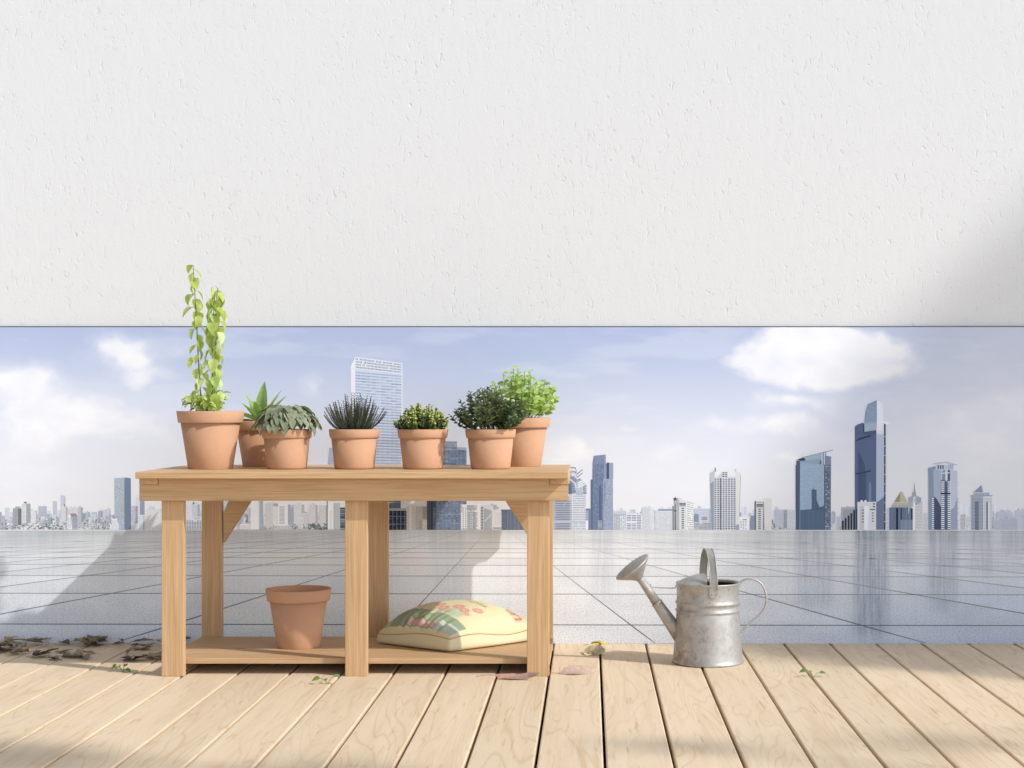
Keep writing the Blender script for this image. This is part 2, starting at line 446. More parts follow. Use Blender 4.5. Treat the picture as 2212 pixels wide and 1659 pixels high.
def sky_fn(X, Y):
    t = (Y-706)/(1145-706)
    st = [(0, (178, 190, 221)), (.15, (187, 198, 225)), (.36, (208, 216, 234)), (.56, (225, 229, 240)), (.78, (234, 236, 242)), (1, (235, 235, 240))]
    c = np.stack([np.interp(t, [s[0] for s in st], [s[1][k] for s in st]) for k in range(3)], -1)
    left = np.clip((520-X)/520, 0, 1)*np.clip(t*1.6, 0, 1)
    c = c*(1-left[..., None]*.30) + np.array([234, 236, 242.])*left[..., None]*.30
    rt = np.clip((X-1750)/400, 0, 1)
    c = c*(1-rt[..., None]*.55) + np.array([226, 228, 234.])*rt[..., None]*.55
    wx = (fbm(X/75, Y/60, 11)-.5)*95; wy = (fbm(X/75+9, Y/60+3, 23)-.5)*55
    d = np.zeros_like(X)
    for x, y, rx, ry, s in CLOUDS:
        q = ((X+wx-x)/rx)**2 + ((Y+wy-y)/ry)**2
        d += s*np.exp(-q**1.05*1.0)
    d += (fbm(X/170, Y/70, 41)-.49)*.7*np.clip(t*1.3+.25, 0, 1)
    fine = fbm(X/28, Y/20, 5)
    d = np.clip(d*(.62+.68*fine) - .05, 0, 1.4)
    e_ = np.clip(d, 0, 1); d = (e_*e_*(3-2*e_))*.6 + (1-np.exp(-d*1.7))*.45; d = np.clip(d, 0, 1)
    big = np.zeros_like(X)
    for x, y, rx, ry, s in ((1782, 774, 204, 72, 1.05), (1735, 735, 120, 46, .9), (1850, 790, 120, 45, .9), (1650, 780, 60, 26, .6), (262, 770, 52, 42, .55), (205, 905, 120, 36, .55), (1243, 978, 44, 24, .5)):
        big = np.maximum(big, s*np.exp(-(((X+wx*.45-x)/rx)**2 + ((Y+wy*.45-y)/ry)**2)**1.25))
    big = np.clip((big*(.72+.56*fine)-.24)/.36, 0, 1); big = big*big*(3-2*big)
    d = np.maximum(d, big)
    wisp = np.clip((fbm(X/190+3, Y/42, 131)-.52)*1.4, 0, .22)*np.clip(1.2-t, 0, 1); d = np.maximum(d, wisp)
    sh = np.clip(fbm(X/60, Y/34, 77)*1.6-.5, 0, 1)
    cc = np.array([247, 247, 249.])*(1-sh[..., None]*.0) - sh[..., None]*np.array([13, 11, 6.])
    return c*(1-d[..., None]*.93) + cc*d[..., None]*.93
sheet('printed_sky', -500, 2700, 706.5, 1146, 1180, 260, sky_fn, PRINT)

TOWERS = [ # mirrored on the wet plaza: x0, x1, length, colour, strength
 (247, 281, 112, (150, 165, 185), .25), (0, 250, 60, (190, 195, 200), .25), (708, 770, 150, (190, 196, 204), .25),
 (758, 868, 240, (190, 200, 215), .3), (925, 1004, 190, (150, 165, 190), .32), (1190, 1262, 140, (190, 198, 210), .35), (1276, 1324, 170, (150, 165, 195), .42),
 (1458, 1500, 75, (205, 207, 210), .4), (1535, 1600, 140, (215, 217, 220), .3), (1630, 1664, 70, (190, 192, 196), .5), (1718, 1797, 190, (135, 155, 180), .62),
 (1845, 1918, 265, (105, 125, 160), .80), (1930, 1972, 90, (120, 135, 155), .5), (2004, 2068, 190, (125, 138, 165), .55), (2097, 2143, 110, (150, 158, 172), .45), (2160, 2260, 60, (150, 160, 175), .4)]
def plaza_fn(X, Y):
    t = (Y-1145)/(1390-1145)
    base = np.stack([np.interp(t, [0, .04, .2, .5, 1], v) for v in ([204, 214, 232, 234, 219], [207, 217, 233, 236, 223], [209, 218, 234, 238, 230])], -1)
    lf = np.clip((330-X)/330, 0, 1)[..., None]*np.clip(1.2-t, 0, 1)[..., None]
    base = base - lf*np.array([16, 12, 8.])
    mid = np.exp(-((X-1060)/240)**2)[..., None]; base = base + mid*np.array([14, 12, 10.])
    shade_lift = (1/(1+np.exp(-(X-380)/60)) * 1/(1+np.exp((X-1040)/40)))[..., None]; base = base + shade_lift*np.array([14, 20, 25.])  # print lightened and cooled here to offset the shade behind the bench
    rows = np.searchsorted(np.array([1172, 1185.5, 1194.5, 1206, 1221.5, 1245, 1283.5, 1350]), Y)
    tb = 1070+(X-1070)*263/np.maximum(Y-1127, 8); colm = np.floor((tb-830)/585).astype(int)
    tv = np.random.RandomState(4).rand(32, 64)[rows % 32, (colm+32) % 64]-.5; base = base + (tv*9)[..., None]
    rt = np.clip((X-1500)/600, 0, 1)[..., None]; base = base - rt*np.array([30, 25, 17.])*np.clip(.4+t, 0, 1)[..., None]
    n = (fbm(X/5, Y*0+3, 3, 4)-.5); streak = fbm(X/3.2, Y/55, 8, 3)-.5
    base = base + (n*9 + streak*10)[..., None]*np.clip(1.15-t, .1, 1)[..., None]
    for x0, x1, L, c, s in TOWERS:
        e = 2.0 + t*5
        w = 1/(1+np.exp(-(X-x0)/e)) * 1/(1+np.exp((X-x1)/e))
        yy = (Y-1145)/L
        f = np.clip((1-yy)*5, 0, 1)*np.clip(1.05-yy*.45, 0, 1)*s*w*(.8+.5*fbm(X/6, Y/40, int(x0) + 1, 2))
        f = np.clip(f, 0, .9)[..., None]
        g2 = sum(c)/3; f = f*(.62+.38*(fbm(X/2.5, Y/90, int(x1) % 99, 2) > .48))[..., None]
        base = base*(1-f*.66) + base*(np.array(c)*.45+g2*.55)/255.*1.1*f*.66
    row = fbm(X/260, Y/3.2, 31, 3)-.5
    base = base + (row*20*np.clip(1-t*1.6, 0, 1))[..., None]
    base = base + ((fbm(X/90, Y/25, 61, 4)-.5)*16)[..., None]
    return base
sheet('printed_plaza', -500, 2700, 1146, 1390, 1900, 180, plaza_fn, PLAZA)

class PB:
    """a patch of the print: flat coloured shapes laid on the panel, coordinates in photograph pixels (4096 wide)"""
    def __init__(s, lay): s.m = MB(); s.lay = lay; s.k = 0
    def col(s, c, u):
        g_ = sum(c)/3; c = tuple(238+(g_+(x-g_)*.84-238)*1.10 for x in c); c = lin(tuple(max(20, min(252, x)) for x in c)); q = 1.0 + .26*min(1, max(0, (u-3380)/140)); return tuple(min(.88, x*q)*t_ for x, t_ in zip(c, (.955, .985, 1.035)))
    def poly(s, pts, c, sub=0):
        s.m.add([UV(u, v, s.lay+sub*.3) for u, v in pts], [tuple(range(len(pts)))], s.col(c, pts[0][0]))
    def rect(s, u0, v0, u1, v1, c, sub=0): s.poly([(u0, v0), (u0, v1), (u1, v1), (u1, v0)], c, sub)
    def quadgrid(s, tl, tr, br, bl, nx, ny, fx, fy, c, jit=.1, skip=0, sub=1, c2=None, ox=.5):
        r = random.Random(int(tl[0]*7+tl[1])); vs = []; fs = []; cs = []
        def P(a, b):
            x0 = tl[0]*(1-a)+tr[0]*a; y0 = tl[1]*(1-a)+tr[1]*a; x1 = bl[0]*(1-a)+br[0]*a; y1 = bl[1]*(1-a)+br[1]*a
            return UV(x0*(1-b)+x1*b, y0*(1-b)+y1*b, s.lay+sub*.3)
        for i in range(nx):
            for k in range(ny):
                if r.random() < skip: continue
                a0 = (i+ox-fx/2)/nx; a1 = (i+ox+fx/2)/nx; b0 = (k+.5-fy/2)/ny; b1 = (k+.5+fy/2)/ny
                n = len(vs); vs += [P(a0, b0), P(a0, b1), P(a1, b1), P(a1, b0)]; fs.append((n, n+1, n+2, n+3))
                cc = c if c2 is None or r.random() < .5 else c2
                q = 1+r.uniform(-jit, jit); cs += [s.col(tuple(min(250, x*q) for x in cc), tl[0])]*4
        s.m.add(vs, fs, cs)
    def grid(s, u0, v0, u1, v1, nx, ny, fx, fy, c, jit=.1, skip=0, sub=1, c2=None):
        s.quadgrid((u0, v0), (u1, v0), (u1, v1), (u0, v1), nx, ny, fx, fy, c, jit, skip, sub, c2)
    def done(s, name='printed_building', label=None):
        o = s.m.build(name, PRINT, mural, smooth=False); return tag(o, label)
HV = 2120
# hazy far skyline
p = PB(1); r2 = random.Random(5)
for band in range(4):
    u = -900
    while u < 4960:
        w = r2.uniform(8, 26); hz = [0, 1, 2, 3][band]
        h = (r2.uniform(50, 95) if band == 0 else r2.uniform(38, 78) if band == 1 else r2.uniform(18, 50) if band == 2 else r2.uniform(8, 22))
        if u > 3750 or 700 < u < 2200: h *= 1.15
        base = [(214, 217, 228), (204, 209, 220), (202, 207, 215), (212, 216, 221)][band]
        j_ = r2.uniform(-14, 14) + (r2.choice([0, 0, 24, -18]) if band > 0 else 0); c = tuple(min(246, x+j_) for x in base)
        p.k = band
        p.rect(u, HV-h, u+w, HV, c, band*1.6)
        p.rect(u+w*.62, HV-h, u+w, HV, tuple(x-r2.uniform(6, 16+6*band) for x in c), band*1.6+.3)
        if band > 0 and h > 22:
            p.grid(u+1, HV-h+2, u+w*.95, HV-2, max(2, int(w/4.5)), int(h/4.6), .5, .5, tuple(x-20-7*band for x in c), .06, .1, band*1.6+.6)
        if r2.random() < .35: p.rect(u+w*.3, HV-h-4, u+w*.6, HV-h, c, band*1.6)
        u += w*r2.uniform(.55, 1.25)
p.done('printed_far_skyline', 'pale hazy blocks along the whole printed horizon')
# low roofs and trees by the plaza edge
p = PB(9)
for u0, u1, dens in ((-600, 560, 1.0), (560, 720, .5), (960, 1320, .9), (3080, 3190, .6), (3960, 4300, .3)):
    u = u0
    while u < u1:
        v = HV - r2.uniform(2, 58)*dens*r2.random()**.6; w = r2.uniform(3, 11); h = r2.uniform(2.5, 6)
        if r2.random() < .5:
            c = r2.choice([(118, 130, 134), (140, 150, 155), (160, 168, 172)])
            k = (HV-v)/60; c = tuple(x+(175-x)*k*.7 for x in c)
            n = 7; pts = [(u+w*.5+w*.6*math.cos(2*PI*i/n+.3)*r2.uniform(.7, 1.1), min(HV, v-h*.5-h*.7*math.sin(2*PI*i/n+.3))) for i in range(n)]
            p.poly(pts, c, r2.uniform(0, 3))
        else:
            c = r2.choice([(244, 244, 245), (228, 230, 233), (205, 206, 210), (216, 212, 208)]); sb = r2.uniform(0, 3)
            v1 = min(HV, v+h*1.6)
            p.rect(u, v, u+w, v1, c, sb); p.rect(u+w*.7, v, u+w, v1, tuple(x-30 for x in c), sb+.2)
            p.grid(u+.8, v+1.5, u+w*.68, v1-.5, max(2, int(w/3.5)), 2, .5, .45, tuple(x-55 for x in c), .1, .1, sb+.4)
        u += r2.uniform(.5, 1.8)
p.done('printed_roofs_and_trees', 'low white roofs and grey green treetops along the plaza edge')

LAY = [14]
def B(): LAY[0] += 1.15; return PB(LAY[0])
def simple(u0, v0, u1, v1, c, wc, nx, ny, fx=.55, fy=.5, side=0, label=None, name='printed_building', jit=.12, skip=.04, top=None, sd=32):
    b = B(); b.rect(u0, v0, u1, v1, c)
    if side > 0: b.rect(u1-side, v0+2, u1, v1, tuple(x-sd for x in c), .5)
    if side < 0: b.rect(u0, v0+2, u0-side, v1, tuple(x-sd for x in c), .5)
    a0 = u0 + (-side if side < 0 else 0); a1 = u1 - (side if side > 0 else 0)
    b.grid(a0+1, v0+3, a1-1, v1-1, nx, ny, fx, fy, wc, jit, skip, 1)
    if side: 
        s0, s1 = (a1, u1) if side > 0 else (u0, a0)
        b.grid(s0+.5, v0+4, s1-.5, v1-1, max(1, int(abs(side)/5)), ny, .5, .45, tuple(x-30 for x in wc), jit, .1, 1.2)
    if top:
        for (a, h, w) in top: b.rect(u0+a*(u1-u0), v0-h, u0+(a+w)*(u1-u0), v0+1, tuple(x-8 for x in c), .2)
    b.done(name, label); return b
# left of the bench
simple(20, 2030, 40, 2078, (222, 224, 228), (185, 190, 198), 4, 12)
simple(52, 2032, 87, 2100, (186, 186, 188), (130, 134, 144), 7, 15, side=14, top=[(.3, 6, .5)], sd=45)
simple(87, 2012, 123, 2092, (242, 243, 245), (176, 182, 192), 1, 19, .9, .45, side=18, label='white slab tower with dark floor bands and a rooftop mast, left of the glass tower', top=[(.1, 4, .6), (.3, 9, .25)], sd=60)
simple(125, 2040, 150, 2092, (236, 234, 234), (200, 202, 208), 5, 12, side=7)
simple(154, 2024, 188, 2066, (196, 200, 210), (170, 177, 190), 7, 8)
b = B(); b.poly([(212, 2060), (212, 2005), (226, 2004), (229, 2008), (229, 2060)], (200, 203, 214)); b.done()
b = B(); b.poly([(243, 2062), (243, 1982), (246, 1979), (248, 1981), (257, 1981), (263, 1988), (263, 2062)], (208, 209, 221)); b.poly([(255, 2062), (255, 1983), (259, 1983), (263, 1990), (263, 2062)], (198, 201, 214), .5)
b.done('printed_tower', 'faint lilac tower lost in haze far behind the left roofs')
simple(247, 2024, 271, 2085, (232, 230, 230), (190, 190, 196), 6, 14, side=8, top=[(.3, 7, .4), (.42, 11, .15)])
simple(273, 2030, 312, 2062, (228, 226, 228), (186, 188, 196), 8, 8, top=[(.2, 5, .2), (.6, 5, .2)])
simple(312, 2028, 332, 2090, (206, 208, 212), (175, 180, 190), 4, 14, side=7, top=[(.3, 5, .3)])
b = B(); b.rect(271, 2060, 290, 2116, (240, 240, 242)); b.poly([(282, 2054), (311, 2062), (311, 2118), (290, 2118)], (182, 188, 200), .3)
b.poly([(281, 2054), (303, 2053), (311, 2066), (288, 2068)], (176, 150, 156), .8); b.grid(272, 2068, 286, 2112, 2, 10, .8, .4, (176, 182, 192), .1, 0, 1); b.grid(292, 2070, 310, 2112, 1, 10, .9, .45, (150, 156, 172), .1, 0, 1)
b.done('printed_building', 'small white block with a dull red roof, leftmost foreground building')
b = B(); b.poly([(440, 2118), (440, 2098), (446, 2096), (446, 2076), (452, 2074), (469, 2074), (471, 2090), (476, 2096), (476, 2118)], (240, 241, 243)); b.grid(444, 2080, 473, 2116, 6, 8, .5, .5, (176, 182, 190), .1, .05); 
whiteb = b
b2 = B(); b2.poly([(458, 1913), (498, 1910), (498, 2118), (459, 2118)], (184, 195, 208)); b2.poly([(498, 1910), (516, 1911), (524, 1914), (525, 2118), (498, 2118)], (136, 151, 172), .3)
b2.grid(459, 1914, 497, 2116, 9, 52, .85, .5, (205, 213, 220), .07, .35, 1, (168, 182, 196)); b2.grid(500, 1914, 524, 2116, 8, 1, .35, 1, (122, 138, 162), .06, 0, 1)
b2.rect(459, 2066, 497, 2068, (150, 162, 178), 1.4)
b2.done('printed_tower', 'slim grey blue glass tower standing alone left of the bench')
whiteb.lay = LAY[0]+1; LAY[0] += 1
o_ = B(); o_.poly([(440, 2118), (440, 2098), (446, 2096), (446, 2076), (452, 2074), (469, 2074), (471, 2090), (476, 2096), (476, 2118)], (240, 241, 243)); o_.grid(444, 2080, 473, 2116, 6, 8, .5, .5, (176, 182, 190), .1, .05); o_.done('printed_building', 'stepped white block at the foot of the lone glass tower')
simple(543, 1986, 560, 2060, (236, 236, 238), (196, 200, 206), 4, 16, top=[(.2, 6, .5)])
simple(560, 2002, 579, 2070, (168, 180, 200), (128, 142, 166), 4, 14)
simple(526, 2022, 552, 2095, (214, 217, 222), (150, 160, 176), 5, 15, side=10)
simple(552, 2060, 580, 2119, (240, 241, 243), (172, 178, 190), 5, 12, side=8)
simple(528, 2094, 552, 2119, (232, 232, 234), (170, 176, 186), 5, 5)
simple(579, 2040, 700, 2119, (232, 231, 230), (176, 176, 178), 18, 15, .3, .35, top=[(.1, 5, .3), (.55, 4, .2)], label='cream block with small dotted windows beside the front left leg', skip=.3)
# seen under the bench, left bay
simple(736, 2014, 766, 2080, (238, 239, 241), (198, 202, 208), 6, 12, top=[(.4, 8, .4)])
simple(766, 2016, 800, 2080, (226, 229, 233), (182, 188, 198), 7, 12, side=10, top=[(.1, 6, .3), (.2, 12, .15)])
simple(768, 2066, 812, 2082, (226, 228, 232), (206, 210, 216), 1, 2)
simple(735, 2078, 808, 2119, (232, 234, 237), (112, 124, 142), 7, 7, .82, .55, label='low white ring shaped office with dark glazed floors')
simple(890, 1996, 935, 2090, (205, 218, 224), (176, 194, 204), 8, 16, skip=.1)
simple(960, 2095, 1002, 2118, (238, 238, 240), (180, 184, 190), 8, 5)
b = B(); b.rect(1003, 1990, 1038, 2119, (240, 240, 242)); b.rect(1038, 1990, 1053, 2119, (178, 188, 202), .3); b.rect(1034, 1990, 1037, 2119, (215, 219, 226), .6)
b.grid(1005, 2036, 1032, 2110, 5, 12, .3, .4, (205, 205, 208), .1, .6); b.done('printed_tower', 'plain white slab tower with one grey side, seen through the left bay')
simple(1061, 2012, 1113, 2108, (224, 224, 224), (186, 188, 194), 10, 18, side=20, top=[(.2, 3, .7)])
simple(1092, 2026, 1118, 2100, (234, 234, 234), (206, 207, 210), 6, 14)
b = B(); b.rect(1113, 2012, 1152, 2100, (238, 239, 240)); b.rect(1152, 2018, 1162, 2104, (176, 182, 192), .3); b.grid(1118, 2024, 1139, 2096, 6, 14, .6, .6, (132, 140, 152), .1, 0); b.done('printed_building', 'white tower with a dark window grid in the left bay')
simple(1099, 2099, 1158, 2119, (240, 240, 240), (150, 158, 168), 10, 3, .75, .6)
simple(1162, 2030, 1176, 2098, (186, 194, 206), (150, 160, 178), 3, 15)
simple(1176, 2016, 1218, 2096, (232, 232, 234), (198, 200, 208), 9, 17, side=12, top=[(.3, 5, .4)])
simple(1202, 2052, 1236, 2096, (222, 224, 229), (186, 190, 202), 8, 9, label=None)
simple(1193, 2070, 1213, 2112, (242, 242, 243), (176, 182, 190), 4, 9, .75, .5)
simple(1237, 2018, 1271, 2096, (226, 226, 226), (198, 199, 203), 8, 18, side=9, top=[(.3, 5, .4)])
simple(1278, 2020, 1312, 2096, (224, 222, 220), (196, 196, 200), 8, 18, side=9)
b = B()
for i in range(60):
    u = 1238+r2.random()*72; v = 2094+r2.random()*22; w = r2.uniform(4, 9)
    c = r2.choice([(104, 120, 116), (128, 142, 138), (150, 160, 158), (228, 228, 228)])
    b.poly([(u+w*math.cos(q)*r2.uniform(.7, 1.1), min(2119, v-w*.6*math.sin(q))) for q in np.arange(0, 6.2, .9)], c, r2.uniform(0, 1.5))
b.done('printed_trees', 'grey green treetops in the left bay of the bench')
b = B(); b.rect(1310, 1990, 1377, 2119, (232, 235, 237)); b.rect(1313, 2008, 1336, 2119, (240, 241, 241), .3); b.rect(1335, 2012, 1361, 2119, (196, 202, 204), .4); b.rect(1361, 2030, 1400, 2119, (88, 104, 122), .5)
b.grid(1361, 2036, 1400, 2118, 2, 11, .9, .5, (150, 170, 182), .15, .1, 2); b.grid(1323, 2044, 1325, 2116, 1, 12, 1, .6, (120, 125, 130), 0, 0, 2)
b.rect(1308, 1990, 1311, 2119, (110, 116, 124), 2); b.done('printed_building', 'white and grey slab with a glazed edge beside the middle leg')
# big white and blue tower behind the lavender pot
b = B(); b.poly([(1312, 1862), (1318, 1791), (1334, 1793), (1345, 1870)], (176, 190, 212)); b.grid(1318, 1798, 1338, 1860, 4, 10, .6, .4, (196, 206, 222), .05, .2); b.done('printed_building', 'small blue grey tower top left of the lavender pot')
b = B()
b.poly([(1403, 1466), (1422, 1427), (1422, 2000), (1402, 2000)], (241, 242, 246))
b.poly([(1422, 1427), (1608, 1452), (1608, 2000), (1422, 2000)], (212, 220, 234), .3)
b.poly([(1422, 1427), (1608, 1452), (1608, 1496), (1422, 1476)], (232, 234, 240), .8)
b.quadgrid((1422, 1430), (1608, 1455), (1608, 1494), (1422, 1474), 34, 4, .5, .62, (120, 128, 146), .2, .08, 2)
nb = 44
b.quadgrid((1422, 1484), (1608, 1500), (1608, 1996), (1422, 1996), 1, nb, 1, .50, (150, 164, 192), .08, 0, 2)
b.quadgrid((1424, 1500), (1606, 1512), (1606, 1996), (1424, 1996), 9, nb, .96, .40, (192, 206, 226), .05, .45, 2.6)
b.quadgrid((1424, 1484), (1606, 1500), (1606, 1996), (1424, 1996), 36, 1, .26, 1, (222, 229, 240), .03, 0, 3.4)
b.rect(1606, 1452, 1610, 2000, (244, 245, 248), 3.6)
b.quadgrid((1404, 1480), (1420, 1450), (1420, 1996), (1404, 1996), 2, 50, .7, .3, (226, 229, 236), .03, .2, 2)
b.done('printed_tower', 'tall white and pale blue office tower with a lattice crown, behind the spiky plant')
# under the bench, right bay
b = B(); b.rect(1540, 1990, 1603, 2040, (92, 106, 128)); b.grid(1542, 1992, 1602, 2038, 14, 1, .25, 1, (160, 170, 184), .1, 0); b.rect(1540, 2009, 1603, 2011, (190, 196, 206), 1.5)
b.rect(1540, 2033, 1632, 2041, (206, 210, 216), 2); b.rect(1540, 2035, 1630, 2037, (120, 130, 146), 2.4); b.rect(1540, 2042, 1626, 2119, (64, 78, 98), 2.2)
b.grid(1540, 2044, 1626, 2118, 6, 6, .55, .3, (98, 116, 140), .3, .3, 2.8)
for u in (1556, 1571, 1587, 1603, 1619): b.rect(u, 2042, u+1.4, 2119, (176, 188, 200), 3.3)
for v in (2065, 2095): b.rect(1540, v, 1626, v+1.4, (176, 188, 200), 3.4)
b.done('printed_building', 'dark navy glass block with white frame lines beside the middle leg')
simple(1626, 2022, 1662, 2119, (234, 230, 226), (176, 174, 174), 10, 24, .5, .5, top=[(.4, 8, .3)], label='cream apartment tower in the right bay of the bench')
b = B(); b.rect(1638, 2024, 1646, 2119, (242, 240, 236)); b.done('printed_building')
simple(1663, 2024, 1708, 2119, (214, 212, 208), (172, 172, 172), 12, 24, .5, .5, side=18)
b = B(); b.poly([(1677, 2119), (1677, 2086), (1683, 2074), (1689, 2086), (1689, 2119)], (196, 190, 170)); b.done('printed_building')
simple(1690, 2078, 1712, 2119, (234, 230, 224), (200, 196, 190), 4, 5, skip=.4)
b = B(); b.rect(1708, 1795, 1866, 2119, (112, 130, 158)); b.rect(1771, 1764, 1828, 1800, (178, 188, 202), .3)
b.poly([(1771, 1795), (1866, 1801), (1866, 1790), (1771, 1784)], (176, 190, 210), .2)
b.grid(1773, 1767, 1828, 1794, 13, 3, .5, .7, (120, 130, 150), .15, .05, 1)
b.grid(1709, 1800, 1865, 2118, 15, 32, .8, .6, (128, 148, 178), .14, .25, 1, (84, 100, 128)); b.rect(1708, 1985, 1745, 2119, (80, 94, 118), 1.6)
b.rect(1722, 1985, 1730, 2119, (52, 64, 86), 2)
b.grid(1710, 1985, 1745, 2118, 7, 1, .2, 1, (132, 144, 164), .1, 0, 2.4); b.grid(1746, 1800, 1865, 2118, 22, 1, .22, 1, (182, 194, 212), .06, 0, 2.4)
b.grid(1733, 2030, 1748, 2118, 4, 20, .6, .5, (170, 180, 194), .1, .1, 2.6)
for v in (1832, 1862, 2022, 2058, 2092): b.rect(1746, v, 1866, v+1.3, (176, 188, 206), 2.8)
b.done('printed_tower', 'dark blue glass tower with white mullions between the two green plants, continuing below the bench')
b = B(); b.rect(1844, 2017, 1930, 2119, (236, 237, 239)); b.rect(1843, 2016, 1850, 2050, (204, 208, 214), .4); b.rect(1868, 2020, 1900, 2119, (206, 210, 214), .5)
for u, n in ((1851, 11), (1861, 11), (1882, 10)): b.grid(u, 2028, u+4, 2118, 1, n, 1, .42, (116, 124, 136), .1, 0, 1.5)
b.grid(1870, 2048, 1880, 2118, 2, 14, .7, .8, (156, 170, 168), .1, 0, 1.5); b.grid(1891, 2048, 1910, 2118, 4, 14, .7, .6, (84, 90, 102), .15, .05, 1.6); b.grid(1868, 2020, 1908, 2040, 10, 2, .5, .8, (132, 138, 148), .15, .05, 2)
b.rect(1910, 1995, 1921, 2119, (243, 243, 244), 2.6); b.done('printed_building', 'white tower with columns of square windows in the right bay')
b = B(); b.rect(1922, 2022, 1970, 2119, (222, 224, 228)); b.grid(1922, 2026, 1935, 2118, 1, 15, .8, .55, (78, 86, 100), .1, 0, 1); b.quadgrid((1936, 2034), (1970, 2042), (1970, 2118), (1936, 2118), 8, 1, .45, 1, (104, 114, 132), .1, 0, 1); b.poly([(1938, 2084), (1966, 2054), (1968, 2056), (1940, 2086)], (235, 236, 238), 1.8); b.done('printed_building')
b = B(); b.poly([(1968, 2119), (1968, 2044), (1966, 2028), (1974, 2020), (1986, 2018), (1990, 2032), (2006, 2046), (2006, 2119)], (232, 231, 230)); b.poly([(1970, 2026), (1976, 2019), (1986, 2019), (1991, 2036), (1976, 2040)], (190, 192, 198), .5); b.grid(1980, 2050, 2004, 2102, 5, 15, .5, .4, (188, 188, 192), .1, .1); b.grid(1972, 2108, 2004, 2116, 8, 1, .7, .7, (120, 118, 116), .1, 0); b.done('printed_building')
b = B(); b.rect(2006, 2038, 2120, 2119, (94, 110, 134)); b.rect(2006, 2038, 2028, 2119, (112, 126, 148), .4); b.rect(2085, 1998, 2125, 2119, (104, 120, 144), .2); b.grid(2028, 2040, 2120, 2118, 17, 1, .3, 1, (172, 184, 200), .06, 0, 1.5); b.grid(2007, 2042, 2027, 2116, 5, 18, .6, .5, (138, 152, 172), .2, .2, 1.5); b.done('printed_building', 'blue striped glass block behind the right brace')
# right of the bench
b = B()
b.poly([(2180, 2119), (2180, 1985), (2278, 1985), (2278, 2119)], (182, 189, 203)); b.poly([(2278, 1975), (2288, 1975), (2290, 2119), (2278, 2119)], (206, 211, 220), .3); b.rect(2288, 1975, 2343, 2119, (222, 226, 234), .2)
b.poly([(2230, 1976), (2276, 1976), (2288, 1975), (2284, 1865), (2230, 1865)], (112, 130, 162), .6)
b.poly([(2288, 1975), (2304, 1972), (2336, 1976), (2346, 1978), (2346, 1940), (2322, 1915), (2296, 1905), (2284, 1905)], (150, 164, 186), .8)
b.poly([(2304, 1980), (2304, 1925), (2322, 1918), (2332, 1928), (2332, 1980)], (188, 198, 210), 1)
b.poly([(2277, 1870), (2300, 1868), (2308, 1900), (2328, 1878), (2332, 1884), (2310, 1915), (2300, 1912), (2296, 1888), (2278, 1886)], (216, 220, 228), 1.2)
for q in range(4):
    b.poly([(2281, 1868+q*9), (2302, 1869+q*8), (2309, 1893+q*7), (2331, 1876+q*7), (2331, 1879+q*7), (2309, 1898+q*7), (2300, 1873+q*8), (2281, 1871+q*9)], [(134, 142, 158), (235, 237, 241)][q % 2], 1.8+q*.1)
for q in range(3): b.poly([(2310, 1930+q*9), (2344, 1914+q*9), (2348, 1917+q*9), (2312, 1936+q*9)], (238, 240, 243), 2.2); 
b.poly([(2278, 1912), (2300, 1930), (2304, 1934), (2302, 1960), (2298, 1934), (2276, 1916)], (228, 232, 238), 2)
b.grid(2292, 1940, 2344, 1968, 9, 4, .5, .5, (232, 238, 242), .06, .3, 2.4); b.grid(2292, 1942, 2300, 1970, 2, 3, .6, .6, (100, 116, 140), .06, .1, 2.5)
b.grid(2222, 2000, 2286, 2118, 15, 13, .55, .45, (86, 94, 116), .1, .02, 1.5); b.grid(2292, 1980, 2343, 2118, 12, 15, .45, .42, (112, 120, 138), .1, .06, 1.5)
b.rect(2180, 2083, 2343, 2091, (196, 202, 213), 2); b.done('printed_tower', 'white tower with dotted windows and a branching crown, right of the bench top')
b = B(); b.rect(2344, 2034, 2363, 2119, (132, 144, 168)); b.grid(2344, 2042, 2354, 2082, 1, 8, 1, .5, (212, 216, 222), .05, 0); b.rect(2343, 2082, 2353, 2119, (240, 240, 242), 1.5); b.done('printed_building')
b = B()
b.poly([(2363, 2119), (2363, 1918), (2370, 1917), (2371, 1850), (2375, 1823), (2423, 1818), (2424, 1855), (2430, 1850), (2452, 1853), (2452, 2119)], (126, 140, 170))
b.poly([(2413, 2119), (2413, 1915), (2452, 1915), (2452, 2119)], (164, 176, 197), .4); b.rect(2436, 1851, 2453, 1915, (160, 172, 193), .5); b.poly([(2415, 1915), (2418, 1820), (2423, 1819), (2424, 1915)], (152, 166, 190), .6)
b.poly([(2428, 1915), (2428, 1850), (2436, 1850), (2436, 1915)], (84, 98, 122), .7); b.rect(2418, 1925, 2421, 2010, (112, 126, 152), .8)
b.quadgrid((2376, 1824), (2422, 1820), (2415, 1856), (2372, 1856), 14, 9, .6, .45, (164, 176, 202), .08, .1, 1); b.grid(2373, 1858, 2412, 2116, 12, 44, .8, .5, (146, 160, 190), .10, .45, 1.2, (108, 122, 154)); b.grid(2416, 1920, 2451, 2116, 9, 36, .85, .45, (180, 190, 208), .08, .35, 1.2, (146, 158, 184))
b.rect(2363, 1920, 2372, 2119, (112, 126, 156), 1.5); b.rect(2396, 1942, 2406, 2119, (104, 118, 148), 1.8); b.rect(2392, 2080, 2408, 2119, (172, 182, 192), 2.1); b.done('printed_tower', 'tall slate blue glass tower with a curved top, second from the bench on the right')
